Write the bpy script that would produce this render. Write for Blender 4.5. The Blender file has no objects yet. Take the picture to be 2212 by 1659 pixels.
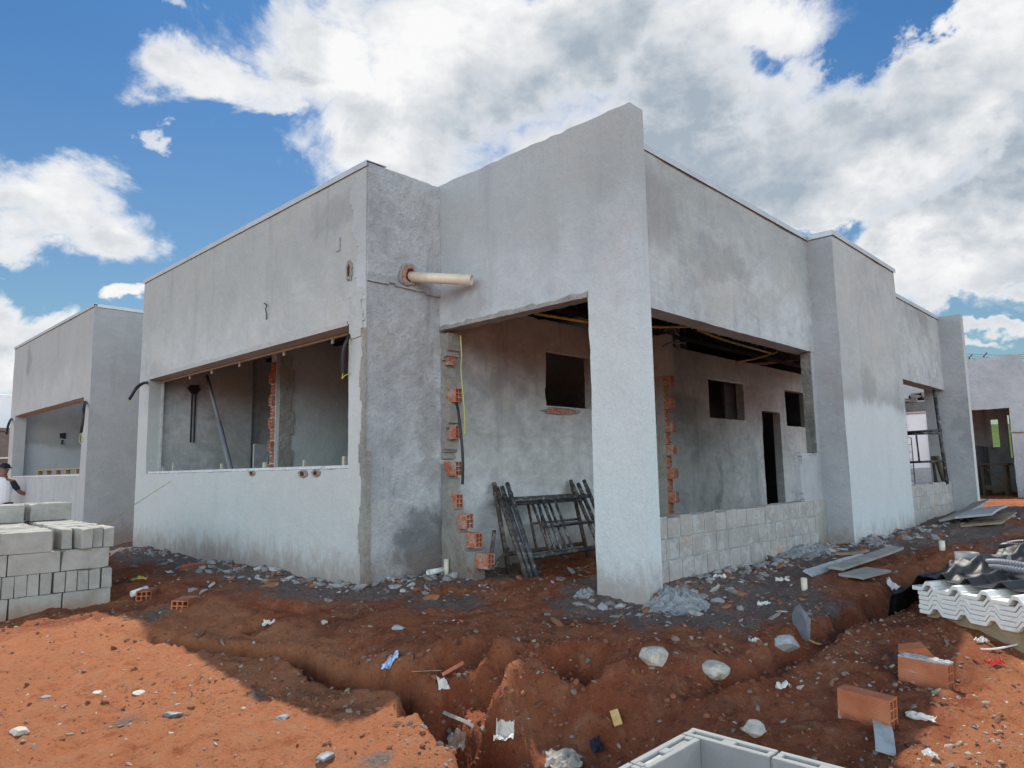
import bpy, bmesh, math, random
import numpy as np
from mathutils import Vector, Matrix
random.seed(7); rng = np.random.default_rng(7)
SC = bpy.context.scene
COL = SC.collection
R = math.radians

# ------------------------------------------------------------------ camera
# measured from the photograph (pixel units of a 2212 x 1659 view); X runs along the right facade, Y along the left one
F, YAW, PITCH, ROLL = 1529.1743, .7621, .1215, -.0183
fw = Vector((math.cos(YAW)*math.cos(PITCH), math.sin(YAW)*math.cos(PITCH), math.sin(PITCH)))
r0 = Vector((math.sin(YAW), -math.cos(YAW), 0)); u0 = r0.cross(fw)
rt = r0*math.cos(ROLL) + u0*math.sin(ROLL); up = -r0*math.sin(ROLL) + u0*math.cos(ROLL)
def ray(x, y): return fw + rt*((x-1106)/F) - up*((y-829.5)/F)
def atz(x, y, z): d = ray(x, y); return d*(z/d.z)
def atX(x, y, X): d = ray(x, y); return d*(X/d.x)
def atY(x, y, Y): d = ray(x, y); return d*(Y/d.y)
cam = bpy.data.objects.new('camera', bpy.data.cameras.new('camera')); COL.objects.link(cam)
cam.matrix_world = Matrix((( rt.x, up.x, -fw.x, 0), (rt.y, up.y, -fw.y, 0), (rt.z, up.z, -fw.z, 0), (0, 0, 0, 1)))
cam.data.sensor_width = 36; cam.data.lens = 36*F/2212; cam.data.clip_start = .05; cam.data.clip_end = 3000
SC.camera = cam

# ------------------------------------------------------------------ noise (numpy)
def _h(ix, iy, iz, s):
    n = (ix*374761393 + iy*668265263 + iz*2147483647 + s*974634721) & 0xffffffff
    n = ((n ^ (n >> 13))*1274126177) & 0xffffffff
    n = ((n ^ (n >> 16))*2246822519) & 0xffffffff
    return ((n ^ (n >> 15)) & 0xffffff)/float(0xffffff)
def vn3(x, y, z, s=0):
    x, y, z = np.broadcast_arrays(np.asarray(x, float), np.asarray(y, float), np.asarray(z, float))
    ix, iy, iz = [np.floor(v).astype(np.int64) for v in (x, y, z)]
    fx, fy, fz = x-ix, y-iy, z-iz
    fx, fy, fz = [v*v*(3-2*v) for v in (fx, fy, fz)]
    o = 0
    for a in (0, 1):
        for b in (0, 1):
            for c in (0, 1):
                w = (fx if a else 1-fx)*(fy if b else 1-fy)*(fz if c else 1-fz)
                o = o + w*_h(ix+a, iy+b, iz+c, s)
    return o*2-1
def fbm3(x, y, z, oct=4, s=0, gain=.5):
    o = 0; a = 1; t = 0
    for i in range(oct):
        o = o + a*vn3(np.asarray(x)*2**i+17.3*i, np.asarray(y)*2**i+5.1*i, np.asarray(z)*2**i+9.7*i, s+i); t += a; a *= gain
    return o/t

# ------------------------------------------------------------------ object helpers
def tag(o, label=None, cat=None, group=None, kind=None):
    if label: o['label'] = label
    if cat: o['category'] = cat
    if group: o['group'] = group
    if kind: o['kind'] = kind
    return o
def thing(name, label, cat, loc=(0, 0, 0), group=None, rot=None):
    o = bpy.data.objects.new(name, None); COL.objects.link(o); o.empty_display_size = .1
    o.location = loc
    if rot is not None: o.rotation_euler = rot
    return tag(o, label, cat, group)
def wloc(p):
    v = Vector((0, 0, 0))
    while p is not None: v += p.location; p = p.parent
    return v
class MB:
    """collects shapes in one coordinate system and links them as ONE mesh object"""
    def __init__(s): s.v = []; s.f = []; s.m = []
    def add(s, vs, fs, mi=0):
        n = len(s.v); s.v += [tuple(v) for v in vs]; s.f += [tuple(i+n for i in f) for f in fs]; s.m += [mi]*len(fs); return s
    def box(s, a, b, mi=0, jit=0, M=None):
        (x0, y0, z0), (x1, y1, z1) = a, b
        vs = [Vector((x, y, z)) for x in (x0, x1) for y in (y0, y1) for z in (z0, z1)]
        if jit: vs = [v + Vector([random.uniform(-jit, jit) for _ in range(3)]) for v in vs]
        if M is not None: vs = [M @ v for v in vs]
        return s.add(vs, [(0, 1, 3, 2), (4, 6, 7, 5), (0, 4, 5, 1), (2, 3, 7, 6), (0, 2, 6, 4), (1, 5, 7, 3)], mi)
    def tube(s, pts, r, n=10, mi=0, cap=True, rad=None):
        pts = [Vector(p) for p in pts]; rings = []
        t0 = (pts[1]-pts[0]).normalized()
        a = t0.orthogonal().normalized()
        for i, p in enumerate(pts):
            t = (pts[min(i+1, len(pts)-1)]-pts[max(i-1, 0)]).normalized()
            a = (a - t*a.dot(t)).normalized(); b = t.cross(a)
            rr = rad[i] if rad else r
            rings.append([p + (a*math.cos(2*math.pi*k/n)+b*math.sin(2*math.pi*k/n))*rr for k in range(n)])
        vs = [v for q in rings for v in q]; fs = []
        for i in range(len(pts)-1):
            for k in range(n):
                fs.append((i*n+k, i*n+(k+1) % n, (i+1)*n+(k+1) % n, (i+1)*n+k))
        if cap: fs.append(tuple(range(n-1, -1, -1))); fs.append(tuple((len(pts)-1)*n+k for k in range(n)))
        return s.add(vs, fs, mi)
    def hollow(s, p0, p1, r, t, n=20, mi=0):
        p0, p1 = Vector(p0), Vector(p1); d = (p1-p0).normalized(); a = d.orthogonal().normalized(); b = d.cross(a)
        vs = []
        for p, rr in ((p0, r), (p1, r), (p1, r-t), (p0, r-t)):
            vs += [p+(a*math.cos(2*math.pi*k/n)+b*math.sin(2*math.pi*k/n))*rr for k in range(n)]
        fs = []
        for i in range(4):
            j = (i+1) % 4
            for k in range(n): fs.append((i*n+k, i*n+(k+1) % n, j*n+(k+1) % n, j*n+k))
        return s.add(vs, fs, mi)
    def prism(s, poly, d, mi=0):
        """polygon of 3-D points pushed along d"""
        n = len(poly); d = Vector(d); p = [Vector(q) for q in poly]
        return s.add(p+[q+d for q in p], [tuple(range(n-1, -1, -1)), tuple(range(n, 2*n))]+[(i, (i+1) % n, (i+1) % n+n, i+n) for i in range(n)], mi)
    def build(s, name, mats, parent=None, smooth=False, local=False, bevel=0, seg=1, auto=None):
        me = bpy.data.meshes.new(name)
        L = Vector((0, 0, 0)) if (local or parent is None) else wloc(parent)
        me.from_pydata([(v[0]-L.x, v[1]-L.y, v[2]-L.z) for v in s.v], [], s.f)
        mats = mats if isinstance(mats, (list, tuple)) else [mats]
        for m in mats: me.materials.append(m)
        if len(mats) > 1: me.polygons.foreach_set('material_index', s.m)
        bm = bmesh.new(); bm.from_mesh(me); bmesh.ops.recalc_face_normals(bm, faces=bm.faces); bm.to_mesh(me); bm.free()
        if smooth: me.polygons.foreach_set('use_smooth', [True]*len(me.polygons))
        o = bpy.data.objects.new(name, me); COL.objects.link(o)
        if parent is not None: o.parent = parent
        if bevel:
            b = o.modifiers.new('bevel', 'BEVEL'); b.width = bevel; b.segments = seg; b.limit_method = 'ANGLE'; b.angle_limit = R(50)
        return o
def mesh_np(name, V, Fq, mat, attr=None, smooth=True, parent=None):
    me = bpy.data.meshes.new(name); V = np.asarray(V, np.float32); Fq = np.asarray(Fq, np.int32); k = Fq.shape[1]
    me.vertices.add(len(V)); me.vertices.foreach_set('co', V.ravel())
    me.loops.add(Fq.size); me.loops.foreach_set('vertex_index', Fq.ravel())
    me.polygons.add(len(Fq)); me.polygons.foreach_set('loop_start', np.arange(len(Fq), dtype=np.int32)*k)
    me.update(calc_edges=True); me.validate()
    for m in (mat if isinstance(mat, (list, tuple)) else [mat]): me.materials.append(m)
    me.polygons.foreach_set('use_smooth', [smooth]*len(me.polygons))
    for nme, (typ, dat) in (attr or {}).items():
        a = me.attributes.new(nme, typ, 'POINT')
        a.data.foreach_set('value' if typ == 'FLOAT' else 'color', np.asarray(dat, np.float32).ravel())
    o = bpy.data.objects.new(name, me); COL.objects.link(o)
    if parent is not None: o.parent = parent
    return o

# ------------------------------------------------------------------ materials
class NT:
    def __init__(s, tree): s.t = tree; tree.nodes.clear()
    def n(s, ty, ins=None, out=0, **pr):
        q = s.t.nodes.new(ty)
        for k, v in pr.items(): setattr(q, k, v)
        for k, v in (ins or {}).items():
            sk = q.inputs[k]
            if isinstance(v, bpy.types.NodeSocket): s.t.links.new(v, sk)
            else: sk.default_value = v
        return q.outputs[out] if out is not None else q
    def math(s, op, a, b=0, c=0, clamp=False): return s.n('ShaderNodeMath', {0: a, 1: b, 2: c}, operation=op, use_clamp=clamp)
    def vmath(s, op, a, b=(0, 0, 0), out=0): return s.n('ShaderNodeVectorMath', {0: a, 1: b}, out=out, operation=op)
    def noise(s, vec, scale, detail=4, rough=.55, dist=0, color=False):
        return s.n('ShaderNodeTexNoise', {'Vector': vec, 'Scale': scale, 'Detail': detail, 'Roughness': rough, 'Distortion': dist}, out=1 if color else 0)
    def sstep(s, v, a, b, lo=0, hi=1): return s.n('ShaderNodeMapRange', {0: v, 1: a, 2: b, 3: lo, 4: hi}, interpolation_type='SMOOTHSTEP', clamp=True)
    def lin(s, v, a, b, lo=0, hi=1): return s.n('ShaderNodeMapRange', {0: v, 1: a, 2: b, 3: lo, 4: hi}, clamp=True)
    def mix(s, f, a, b, mode='MIX'):
        q = s.t.nodes.new('ShaderNodeMix'); q.data_type = 'RGBA'; q.blend_type = mode
        for k, v in ((0, f), (6, a), (7, b)):
            if isinstance(v, bpy.types.NodeSocket): s.t.links.new(v, q.inputs[k])
            else: q.inputs[k].default_value = (v if k == 0 else (*v, 1) if len(v) == 3 else v)
        return q.outputs[2]
    def scalev(s, vec, sc): return s.vmath('MULTIPLY', vec, sc)
    def pos(s): return s.n('ShaderNodeNewGeometry', out=0)
    def obj(s): return s.n('ShaderNodeTexCoord', out=3)
    def bump(s, h, strength, dist, normal=None):
        i = {'Height': h, 'Strength': strength, 'Distance': dist}
        if normal is not None: i['Normal'] = normal
        return s.n('ShaderNodeBump', i)
    def out(s, col, rough=.9, normal=None, metal=0, spec=.3, **kw):
        i = {'Base Color': col if isinstance(col, bpy.types.NodeSocket) else (*col, 1), 'Roughness': rough, 'Metallic': metal, 'Specular IOR Level': spec}
        if normal is not None: i['Normal'] = normal
        i.update(kw)
        b = s.n('ShaderNodeBsdfPrincipled', i)
        s.n('ShaderNodeOutputMaterial', {'Surface': b}, out=None)
def newmat(name):
    m = bpy.data.materials.new(name); m.use_nodes = True; return m, NT(m.node_tree)
def plaster(name, light, dark, warm, bump=.35, grit=.25, streak=.5, contrast=1., pits=0, line=None, seed=0, upper_dark=None, spots=(), mud=.65):
    m, t = newmat(name); p0 = t.pos(); p = t.vmath('ADD', p0, (seed*3.1, seed*1.7, 0))
    z = t.n('ShaderNodeSeparateXYZ', {0: p0}, out=2)
    big = t.noise(p, .75, 5, .6, .6); mid = t.noise(p, 3.2, 6, .62, .4); fine = t.noise(p, 55, 4, .7)
    trow = t.noise(p, 14, 5, .65, .8)
    sweep = t.noise(t.scalev(p, (2.2, 2.2, 4.2)), 1.0, 5, .6, 2.6)
    stv = t.noise(t.scalev(p, (5, 5, .55)), 1.0, 6, .62, .3)
    f = t.math('ADD', t.math('MULTIPLY', t.math('SUBTRACT', big, .5), 2.0*contrast), t.math('MULTIPLY', t.math('SUBTRACT', mid, .5), 1.2*contrast))
    f = t.math('ADD', f, t.math('MULTIPLY', t.math('SUBTRACT', sweep, .5), 1.1*contrast))
    f = t.math('ADD', f, t.math('MULTIPLY', t.math('SUBTRACT', trow, .5), .6))
    f = t.math('ADD', f, .55, clamp=True)
    c = t.mix(f, dark, light)
    w = t.sstep(t.noise(p, 1.3, 5, .62, .8), .50, .68)
    c = t.mix(t.math('MULTIPLY', w, .6), c, warm)
    if upper_dark:   # darker upper part with a ragged, vertically stretched lower limit
        dn = t.noise(t.scalev(p, (1.6, 1.6, .5)), 1.5, 6, .65, .6)
        zz = t.math('ADD', z, t.math('MULTIPLY', t.math('SUBTRACT', dn, .5), 1.3))
        c = t.mix(t.math('MULTIPLY', t.sstep(zz, upper_dark[0]-.25, upper_dark[0]+.55), upper_dark[1]), c, tuple(x*k for x, k in zip(dark, (.80, .83, .80))))
    s = t.sstep(stv, .55, .74)
    c = t.mix(t.math('MULTIPLY', s, streak), c, tuple(x*.62 for x in dark))
    for (x, y, zc_, rx, rz, amt, col) in spots:   # stains with a shape of their own
        wn = t.scalev(t.vmath('SUBTRACT', t.noise(p, 2.3, 7, .65, .3, color=True), (.5, .5, .5)), (1.1, 1.1, .9))
        l = t.vmath('LENGTH', t.vmath('MULTIPLY', t.vmath('SUBTRACT', t.vmath('ADD', p0, wn), (x, y, zc_)), (1/rx, 1/rx, 1/rz)), out=1)
        c = t.mix(t.sstep(l, 1.0, .45, 0, amt), c, col)
    sc = t.sstep(t.noise(p, 9, 7, .75, 1.2), .64, .72)
    c = t.mix(t.math('MULTIPLY', sc, .45), c, tuple(x*.55 for x in dark))
    if line:   # a paler area below a ragged level; fresh skim on plF
        zz = t.math('ADD', z, t.math('MULTIPLY', t.math('SUBTRACT', t.noise(t.scalev(p, (1.3, 1.3, .35)), 1.4, 6, .6, .4), .5), line[1]))
        k = t.sstep(zz, line[0]-line[4], line[0]+line[4], 1, 0)
        c = t.mix(t.math('MULTIPLY', k, .6), c, line[2])
        rim = t.math('MULTIPLY', t.sstep(zz, line[0]-.02, line[0]+.06), t.sstep(zz, line[0]+.07, line[0]+.30, 1, 0))
        c = t.mix(t.math('MULTIPLY', rim, line[3]), c, tuple(x*.62 for x in dark))
    cr = t.n('ShaderNodeTexVoronoi', {'Vector': t.vmath('ADD', p, t.scalev(t.noise(p, 2.5, 5, .6, color=True), (.28, .28, .28))), 'Scale': .55}, out=0, feature='DISTANCE_TO_EDGE')
    ck = t.math('MULTIPLY', t.sstep(cr, .006, .002), t.sstep(t.noise(p, 1.1, 3), .60, .66))
    pass
    if mud:
        mz = t.math('ADD', z, t.math('MULTIPLY', t.math('SUBTRACT', t.noise(t.scalev(p, (1, 1, .6)), 7, 7, .7, .5), .5), .75))
        c = t.mix(t.sstep(mz, -.62, -1.0, 0, mud), c, (.25, .165, .125))
    c = t.mix(t.sstep(fine, .35, .7, 0, .2), c, tuple(x*.6 for x in dark))
    h = t.math('ADD', t.math('MULTIPLY', trow, .6), t.math('MULTIPLY', fine, grit))
    h = t.math('ADD', h, t.math('MULTIPLY', mid, .8)); h = t.math('ADD', h, t.math('MULTIPLY', sweep, .5))
    if pits:
        pv = t.noise(p, 26, 6, .8, 1.5); h = t.math('ADD', h, t.math('MULTIPLY', pv, pits))
        c = t.mix(t.sstep(pv, .46, .34, 0, .5), c, tuple(x*.5 for x in dark))
    t.out(c, .93, t.bump(h, bump, .03), spec=.15)
    return m
def simple(name, col, rough=.7, var=.25, scale=8, bump=.1, metal=0, spec=.3, dirt=None, dirtamt=.5, coords='obj', bscale=40, bdist=.01, **kw):
    m, t = newmat(name); p = t.obj() if coords == 'obj' else t.pos()
    a = t.noise(p, scale, 6, .65, .5); c = t.mix(t.lin(a, .3, .7), tuple(x*(1-var) for x in col), tuple(min(1, x*(1+var)) for x in col))
    if dirt: c = t.mix(t.math('MULTIPLY', t.sstep(t.noise(p, scale*.6, 7, .7, 1), .48, .66), dirtamt), c, dirt)
    t.out(c, rough, t.bump(t.noise(p, bscale, 5, .7), bump, bdist) if bump else None, metal, spec, **kw)
    return m

M = {}
DK = (.20, .215, .215)
M['plA'] = plaster('plaster_sandy_grey', (0.506, 0.542, 0.545), (0.382, 0.411, 0.410), (0.500, 0.496, 0.460), .42, .3, .33, 1.0, seed=1, upper_dark=(1.75, .5), line=(1.1, 1.3, (.545, .575, .56), 0, .5), spots=[(3.75, 6.0, 2.6, .5, .35, .35, DK), (3.75, 10.6, 1.2, .6, .5, .3, DK)])
M['plC'] = plaster('plaster_cool_grey', (0.516, 0.565, 0.590), (0.392, 0.430, 0.450), (0.490, 0.496, 0.480), .45, .3, .25, 1.0, seed=2, upper_dark=(1.85, .5), line=(1.25, 1.2, (.63, .69, .69), 0, .5), spots=[(4.64, 5.0, 1.65, .4, .22, .45, (0.260, 0.270, 0.280)), (4.64, 3.2, 2.6, .5, .5, .15, DK), (4.64, 3.3, 1.0, .16, .9, .35, (0.400, 0.390, 0.360))])
M['plD'] = plaster('plaster_blotched_grey', (0.516, 0.561, 0.575), (0.325, 0.353, 0.360), (0.460, 0.466, 0.445), .5, .35, .5, 1.2, seed=3, upper_dark=(1.95, .5), spots=[(5.0, 3.08, 2.15, .55, .45, .42, (0.210, 0.221, 0.225)), (6.2, 3.08, 1.95, .9, .25, .35, DK), (12.2, 2.85, 2.2, .7, .3, .5, DK)])
M['plE'] = plaster('plaster_dark_grey', (0.440, 0.462, 0.480), (0.330, 0.344, 0.360), (0.400, 0.403, 0.400), .45, .35, .25, .9, seed=4, upper_dark=(2.0, .35), spots=[(13.26, 2.6, .6, .25, .8, .4, DK)])
M['plF'] = plaster('plaster_two_tone', (0.458, 0.489, 0.490), (0.344, 0.367, 0.370), (0.450, 0.450, 0.420), .4, .3, .42, 1.0, line=(.72, .5, (.625, .67, .69), .22, .09), seed=5, spots=[(9.3, 2.79, .95, .3, .45, .4, DK), (10.4, 2.79, .8, .35, .3, .3, DK)])
M['plB'] = plaster('roughcast_grey', (0.630, 0.665, 0.690), (0.420, 0.448, 0.470), (.55, .55, .52), .9, .5, .45, 1.4, pits=.8, seed=6, spots=[(4.5, 5.44, -.75, .6, .5, .85, (.15, .155, .155)), (4.5, 5.44, .5, .2, 1.1, .5, (.32, .32, .31)), (3.9, 5.44, 2.6, .25, .7, .3, (.30, .31, .32))])
M['plR'] = plaster('render_broken_edge', (0.520, 0.510, 0.475), (0.330, 0.330, 0.305), (0.440, 0.400, 0.340), 1.0, .6, .35, 1.2, pits=.8, seed=7)
M['plI'] = plaster('plaster_inside', (.60, .62, .63), (0.360, 0.373, 0.375), (0.470, 0.465, 0.430), .4, .3, .55, 1.4, seed=8, upper_dark=(1.25, .45), spots=[(9.4, 5.5, .9, .7, .25, .4, DK), (9.9, 5.5, .35, .3, .4, .35, DK), (5.3, 5.5, .95, .8, .22, .4, DK), (10.6, 5.5, -.3, .12, .9, .45, DK), (11.8, 5.5, -.2, .3, .7, .35, DK)])
M['plJ'] = plaster('render_bare_jamb', (.40, .40, .375), (.20, .20, .19), (.34, .32, .28), 1.0, .6, .35, 1.4, pits=1.1, seed=12)
M['plN'] = plaster('plaster_neighbour', (0.477, 0.503, 0.505), (0.372, 0.392, 0.390), (0.470, 0.466, 0.445), .3, .3, .3, .8, seed=9, upper_dark=(1.8, .45), spots=[(3.66, 17.6, 2.5, .3, .5, .5, DK)])
M['plNs'] = plaster('plaster_neighbour_side', (0.400, 0.417, 0.430), (0.310, 0.324, 0.335), (0.370, 0.373, 0.370), .3, .35, .25, .9, seed=10, upper_dark=(2.1, .3))
M['plRt'] = plaster('plaster_far_house', (0.470, 0.496, 0.520), (0.330, 0.349, 0.370), (0.420, 0.422, 0.430), .5, .3, .35, 1.2, seed=11)
M['white'] = simple('white_paint', (.78, .80, .82), .6, .05, 2, .05, coords='pos')
M['flash'] = simple('galvanised_flashing', (.42, .44, .46), .5, .1, 4, .03, metal=.6, spec=.5, coords='pos')
M['batten'] = simple('pale_batten', (.42, .40, .35), .8, .3, 14, .2, coords='pos')
M['frame'] = simple('pale_metal_strip', (.60, .62, .64), .45, .15, 20, .1, metal=.2, dirt=(.3, .28, .26), coords='pos')
M['wood'] = simple('weathered_plywood', (.34, .315, .28), .85, .25, 6, .4, dirt=(.2, .18, .16), bscale=30)
M['wood2'] = simple('rough_timber', (.30, .22, .14), .85, .3, 9, .4, dirt=(.15, .12, .09), bscale=40)
M['steel'] = simple('painted_scaffold_steel', (.045, .05, .06), .5, .35, 25, .25, metal=.25, spec=.4, dirt=(.33, .31, .29), dirtamt=.75)
M['steel2'] = simple('rusty_scaffold_steel', (.085, .065, .052), .65, .4, 25, .3, metal=.2, dirt=(.34, .31, .28), dirtamt=.7)
M['black'] = simple('black_conduit', (.02, .022, .026), .4, .2, 30, .1)
M['wire'] = simple('yellow_green_wire', (.42, .45, .12), .5, .15, 30, 0)
M['yel'] = simple('yellow_hose', (.55, .36, .03), .45, .2, 12, .1, dirt=(.2, .15, .08), dirtamt=.5)
M['pvc'] = simple('cream_pvc', (.66, .60, .48), .38, .08, 12, .02, spec=.4, dirt=(.45, .38, .28), dirtamt=.35)
M['pvcw'] = simple('white_pvc', (.75, .75, .74), .4, .06, 12, .03, dirt=(.4, .33, .27), dirtamt=.5)
M['dark'] = simple('dark_inside', (.03, .03, .034), .9, .3, 4, .1, coords='pos')
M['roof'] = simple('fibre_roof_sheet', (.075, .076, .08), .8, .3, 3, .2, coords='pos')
M['brown'] = simple('brown_fence_wall', (.16, .13, .11), .9, .2, 3, .2, coords='pos')
M['rebar'] = simple('rusty_rebar', (.10, .06, .045), .8, .3, 30, .2)
M['mort'] = simple('mortar', (.40, .405, .405), .95, .25, 12, .6, bscale=50, coords='pos')
M['paper'] = simple('scrap_paper', (.60, .585, .55), .8, .08, 8, .1, dirt=(.40, .30, .22), dirtamt=.75)
M['heap'] = simple('mortar_crumbs', (.29, .30, .305), .97, .35, 16, .9, bscale=35, bdist=.02, coords='pos')
M['stone'] = simple('pale_stone', (.50, .46, .40), .9, .3, 9, .8, dirt=(.33, .17, .10), dirtamt=.75, bscale=22, bdist=.02)
M['wood3'] = simple('dark_timber', (.10, .075, .05), .85, .3, 9, .4)
M['skin'] = simple('skin', (.20, .105, .07), .6, .1, 10, .05)
M['shirt'] = simple('white_shirt', (.74, .75, .78), .85, .05, 6, .2)
M['navy'] = simple('navy_cloth', (.018, .022, .04), .85, .2, 10, .2)
M['print'] = simple('purple_print', (.09, .07, .22), .8, .1, 10, 0)
M['board'] = simple('cement_board', (.40, .42, .43), .85, .15, 9, .3, dirt=(.25, .21, .18))
M['yglove'] = simple('yellow_rag', (.46, .36, .08), .9, .25, 14, .4, dirt=(.25, .15, .08))
M['blue'] = simple('blue_white_bag', (.35, .45, .66), .5, .6, 18, .3)
M['redrag'] = simple('red_plastic', (.55, .05, .04), .5, .2, 12, .2)
M['ywood'] = simple('yellow_wood_chip', (.55, .38, .15), .8, .25, 12, .3, dirt=(.35, .2, .1))
M['pad'] = simple('grey_conduit', (.17, .18, .20), .5, .15, 20, .1)
M['tileclay'] = simple('clay_chip', (.42, .14, .075), .9, .25, 12, .4, dirt=(.35, .27, .22))
def concrete_block(stain=True):
    m, t = newmat('concrete_block'); p = t.obj(); r = t.n('ShaderNodeObjectInfo', out=5)
    q = t.vmath('ADD', p, t.n('ShaderNodeCombineXYZ', {0: t.math('MULTIPLY', r, 37), 1: t.math('MULTIPLY', r, 11), 2: 0}))
    a = t.noise(q, 5, 6, .65, .4); g = t.noise(q, 150, 3, .8); g2 = t.noise(q, 60, 4, .7)
    c = t.mix(t.lin(a, .3, .7), (.28, .274, .248), (.46, .45, .415))
    c = t.mix(t.math('MULTIPLY', r, .3), c, (.36, .355, .33))
    c = t.mix(t.sstep(g, .55, .72, 0, .45), c, (.14, .14, .13))
    wz = t.n('ShaderNodeSeparateXYZ', {0: t.pos()}, out=2)
    if stain: c = t.mix(t.math('MULTIPLY', t.sstep(t.math('ADD', wz, t.math('MULTIPLY', a, .12)), -.98, -1.14), .65), c, (.30, .15, .085))
    else: c = t.mix(.72, c, (.25, .27, .285))
    t.out(c, .95, t.bump(t.math('ADD', g, g2), .55, .006), spec=.12); return m
M['cblock'] = concrete_block(); M['cbox'] = concrete_block(False)
def clay():
    m, t = newmat('clay_brick'); p = t.obj(); r = t.n('ShaderNodeObjectInfo', out=5)
    q = t.vmath('ADD', p, t.n('ShaderNodeCombineXYZ', {0: t.math('MULTIPLY', r, 23), 1: 0, 2: t.math('MULTIPLY', r, 7)}))
    a = t.noise(q, 9, 5, .6); c = t.mix(t.lin(a, .3, .7), (.42, .125, .058), (.54, .20, .10))
    d = t.noise(q, 6, 7, .7, 1.0)
    zb_ = t.n('ShaderNodeSeparateXYZ', {0: p}, out=2)
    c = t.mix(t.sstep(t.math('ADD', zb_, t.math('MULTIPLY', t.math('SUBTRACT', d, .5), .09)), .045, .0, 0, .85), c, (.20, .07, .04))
    c = t.mix(t.sstep(t.noise(q, 3.5, 6, .7), .5, .72, 0, .45), c, (.30, .17, .12))
    c = t.mix(t.sstep(d, .56, .64, 0, .8), c, (.42, .40, .385))
    z = t.n('ShaderNodeSeparateXYZ', {0: p}, out=2)
    w = t.math('SINE', t.math('MULTIPLY', z, 2*math.pi/.0085))
    n = t.bump(w, .55, .0025); n = t.bump(t.noise(q, 70, 4, .7), .25, .004, n)
    t.out(c, .85, n, spec=.2); return m
M['clay'] = clay()
def clay_wall():
    m, t = newmat('clay_brick_in_wall'); p = t.pos()
    a = t.noise(p, 12, 5, .6); c = t.mix(t.lin(a, .3, .7), (.36, .10, .045), (.50, .17, .085))
    c = t.mix(t.sstep(t.noise(p, 16, 6, .75, 1.2), .46, .60, 0, .9), c, (.36, .345, .325))
    t.out(c, .9, t.bump(t.noise(p, 60, 4, .7), .4, .006), spec=.15); return m
M['clayw'] = clay_wall()
def block_masonry():
    m, t = newmat('pale_block_masonry'); p = t.pos(); r = t.n('ShaderNodeNewGeometry', out=8)
    a = t.noise(p, 4, 6, .65, .5); c = t.mix(t.lin(a, .3, .7), (.27, .26, .245), (.43, .41, .39))
    c = t.mix(t.math('MULTIPLY', r, .55), c, (.33, .30, .28))
    c = t.mix(t.sstep(t.noise(p, 7, 7, .7, 1.3), .47, .62, 0, .85), c, (.44, .44, .435))
    c = t.mix(t.sstep(t.noise(t.vmath('ADD', p, (9, 3, 1)), 3, 6, .7, 1.0), .60, .68, 0, .7), c, (.45, .24, .16))
    g = t.noise(p, 90, 4, .75)
    t.out(c, .95, t.bump(g, .5, .008), spec=.12); return m
M['bmas'] = block_masonry()
def eps():
    m, t = newmat('white_foam_sheet'); p = t.obj()
    c = t.mix(t.sstep(t.noise(p, 5, 7, .7, 1), .50, .66, 0, .7), (.70, .69, .66), (.40, .35, .29))
    t.out(c, .75, t.bump(t.noise(p, 60, 4, .7), .15, .004), spec=.25); return m
M['eps'] = eps()
def tarp():
    m, t = newmat('black_plastic_film'); p = t.obj()
    h = t.noise(p, 9, 5, .6, 1.0)
    c = t.mix(t.sstep(t.noise(p, 3, 6, .7, 1), .5, .7, 0, .6), (.016, .017, .02), (.085, .075, .07))
    t.out(c, .5, t.bump(h, .25, .02), spec=.35); return m
M['tarp'] = tarp()
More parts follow.
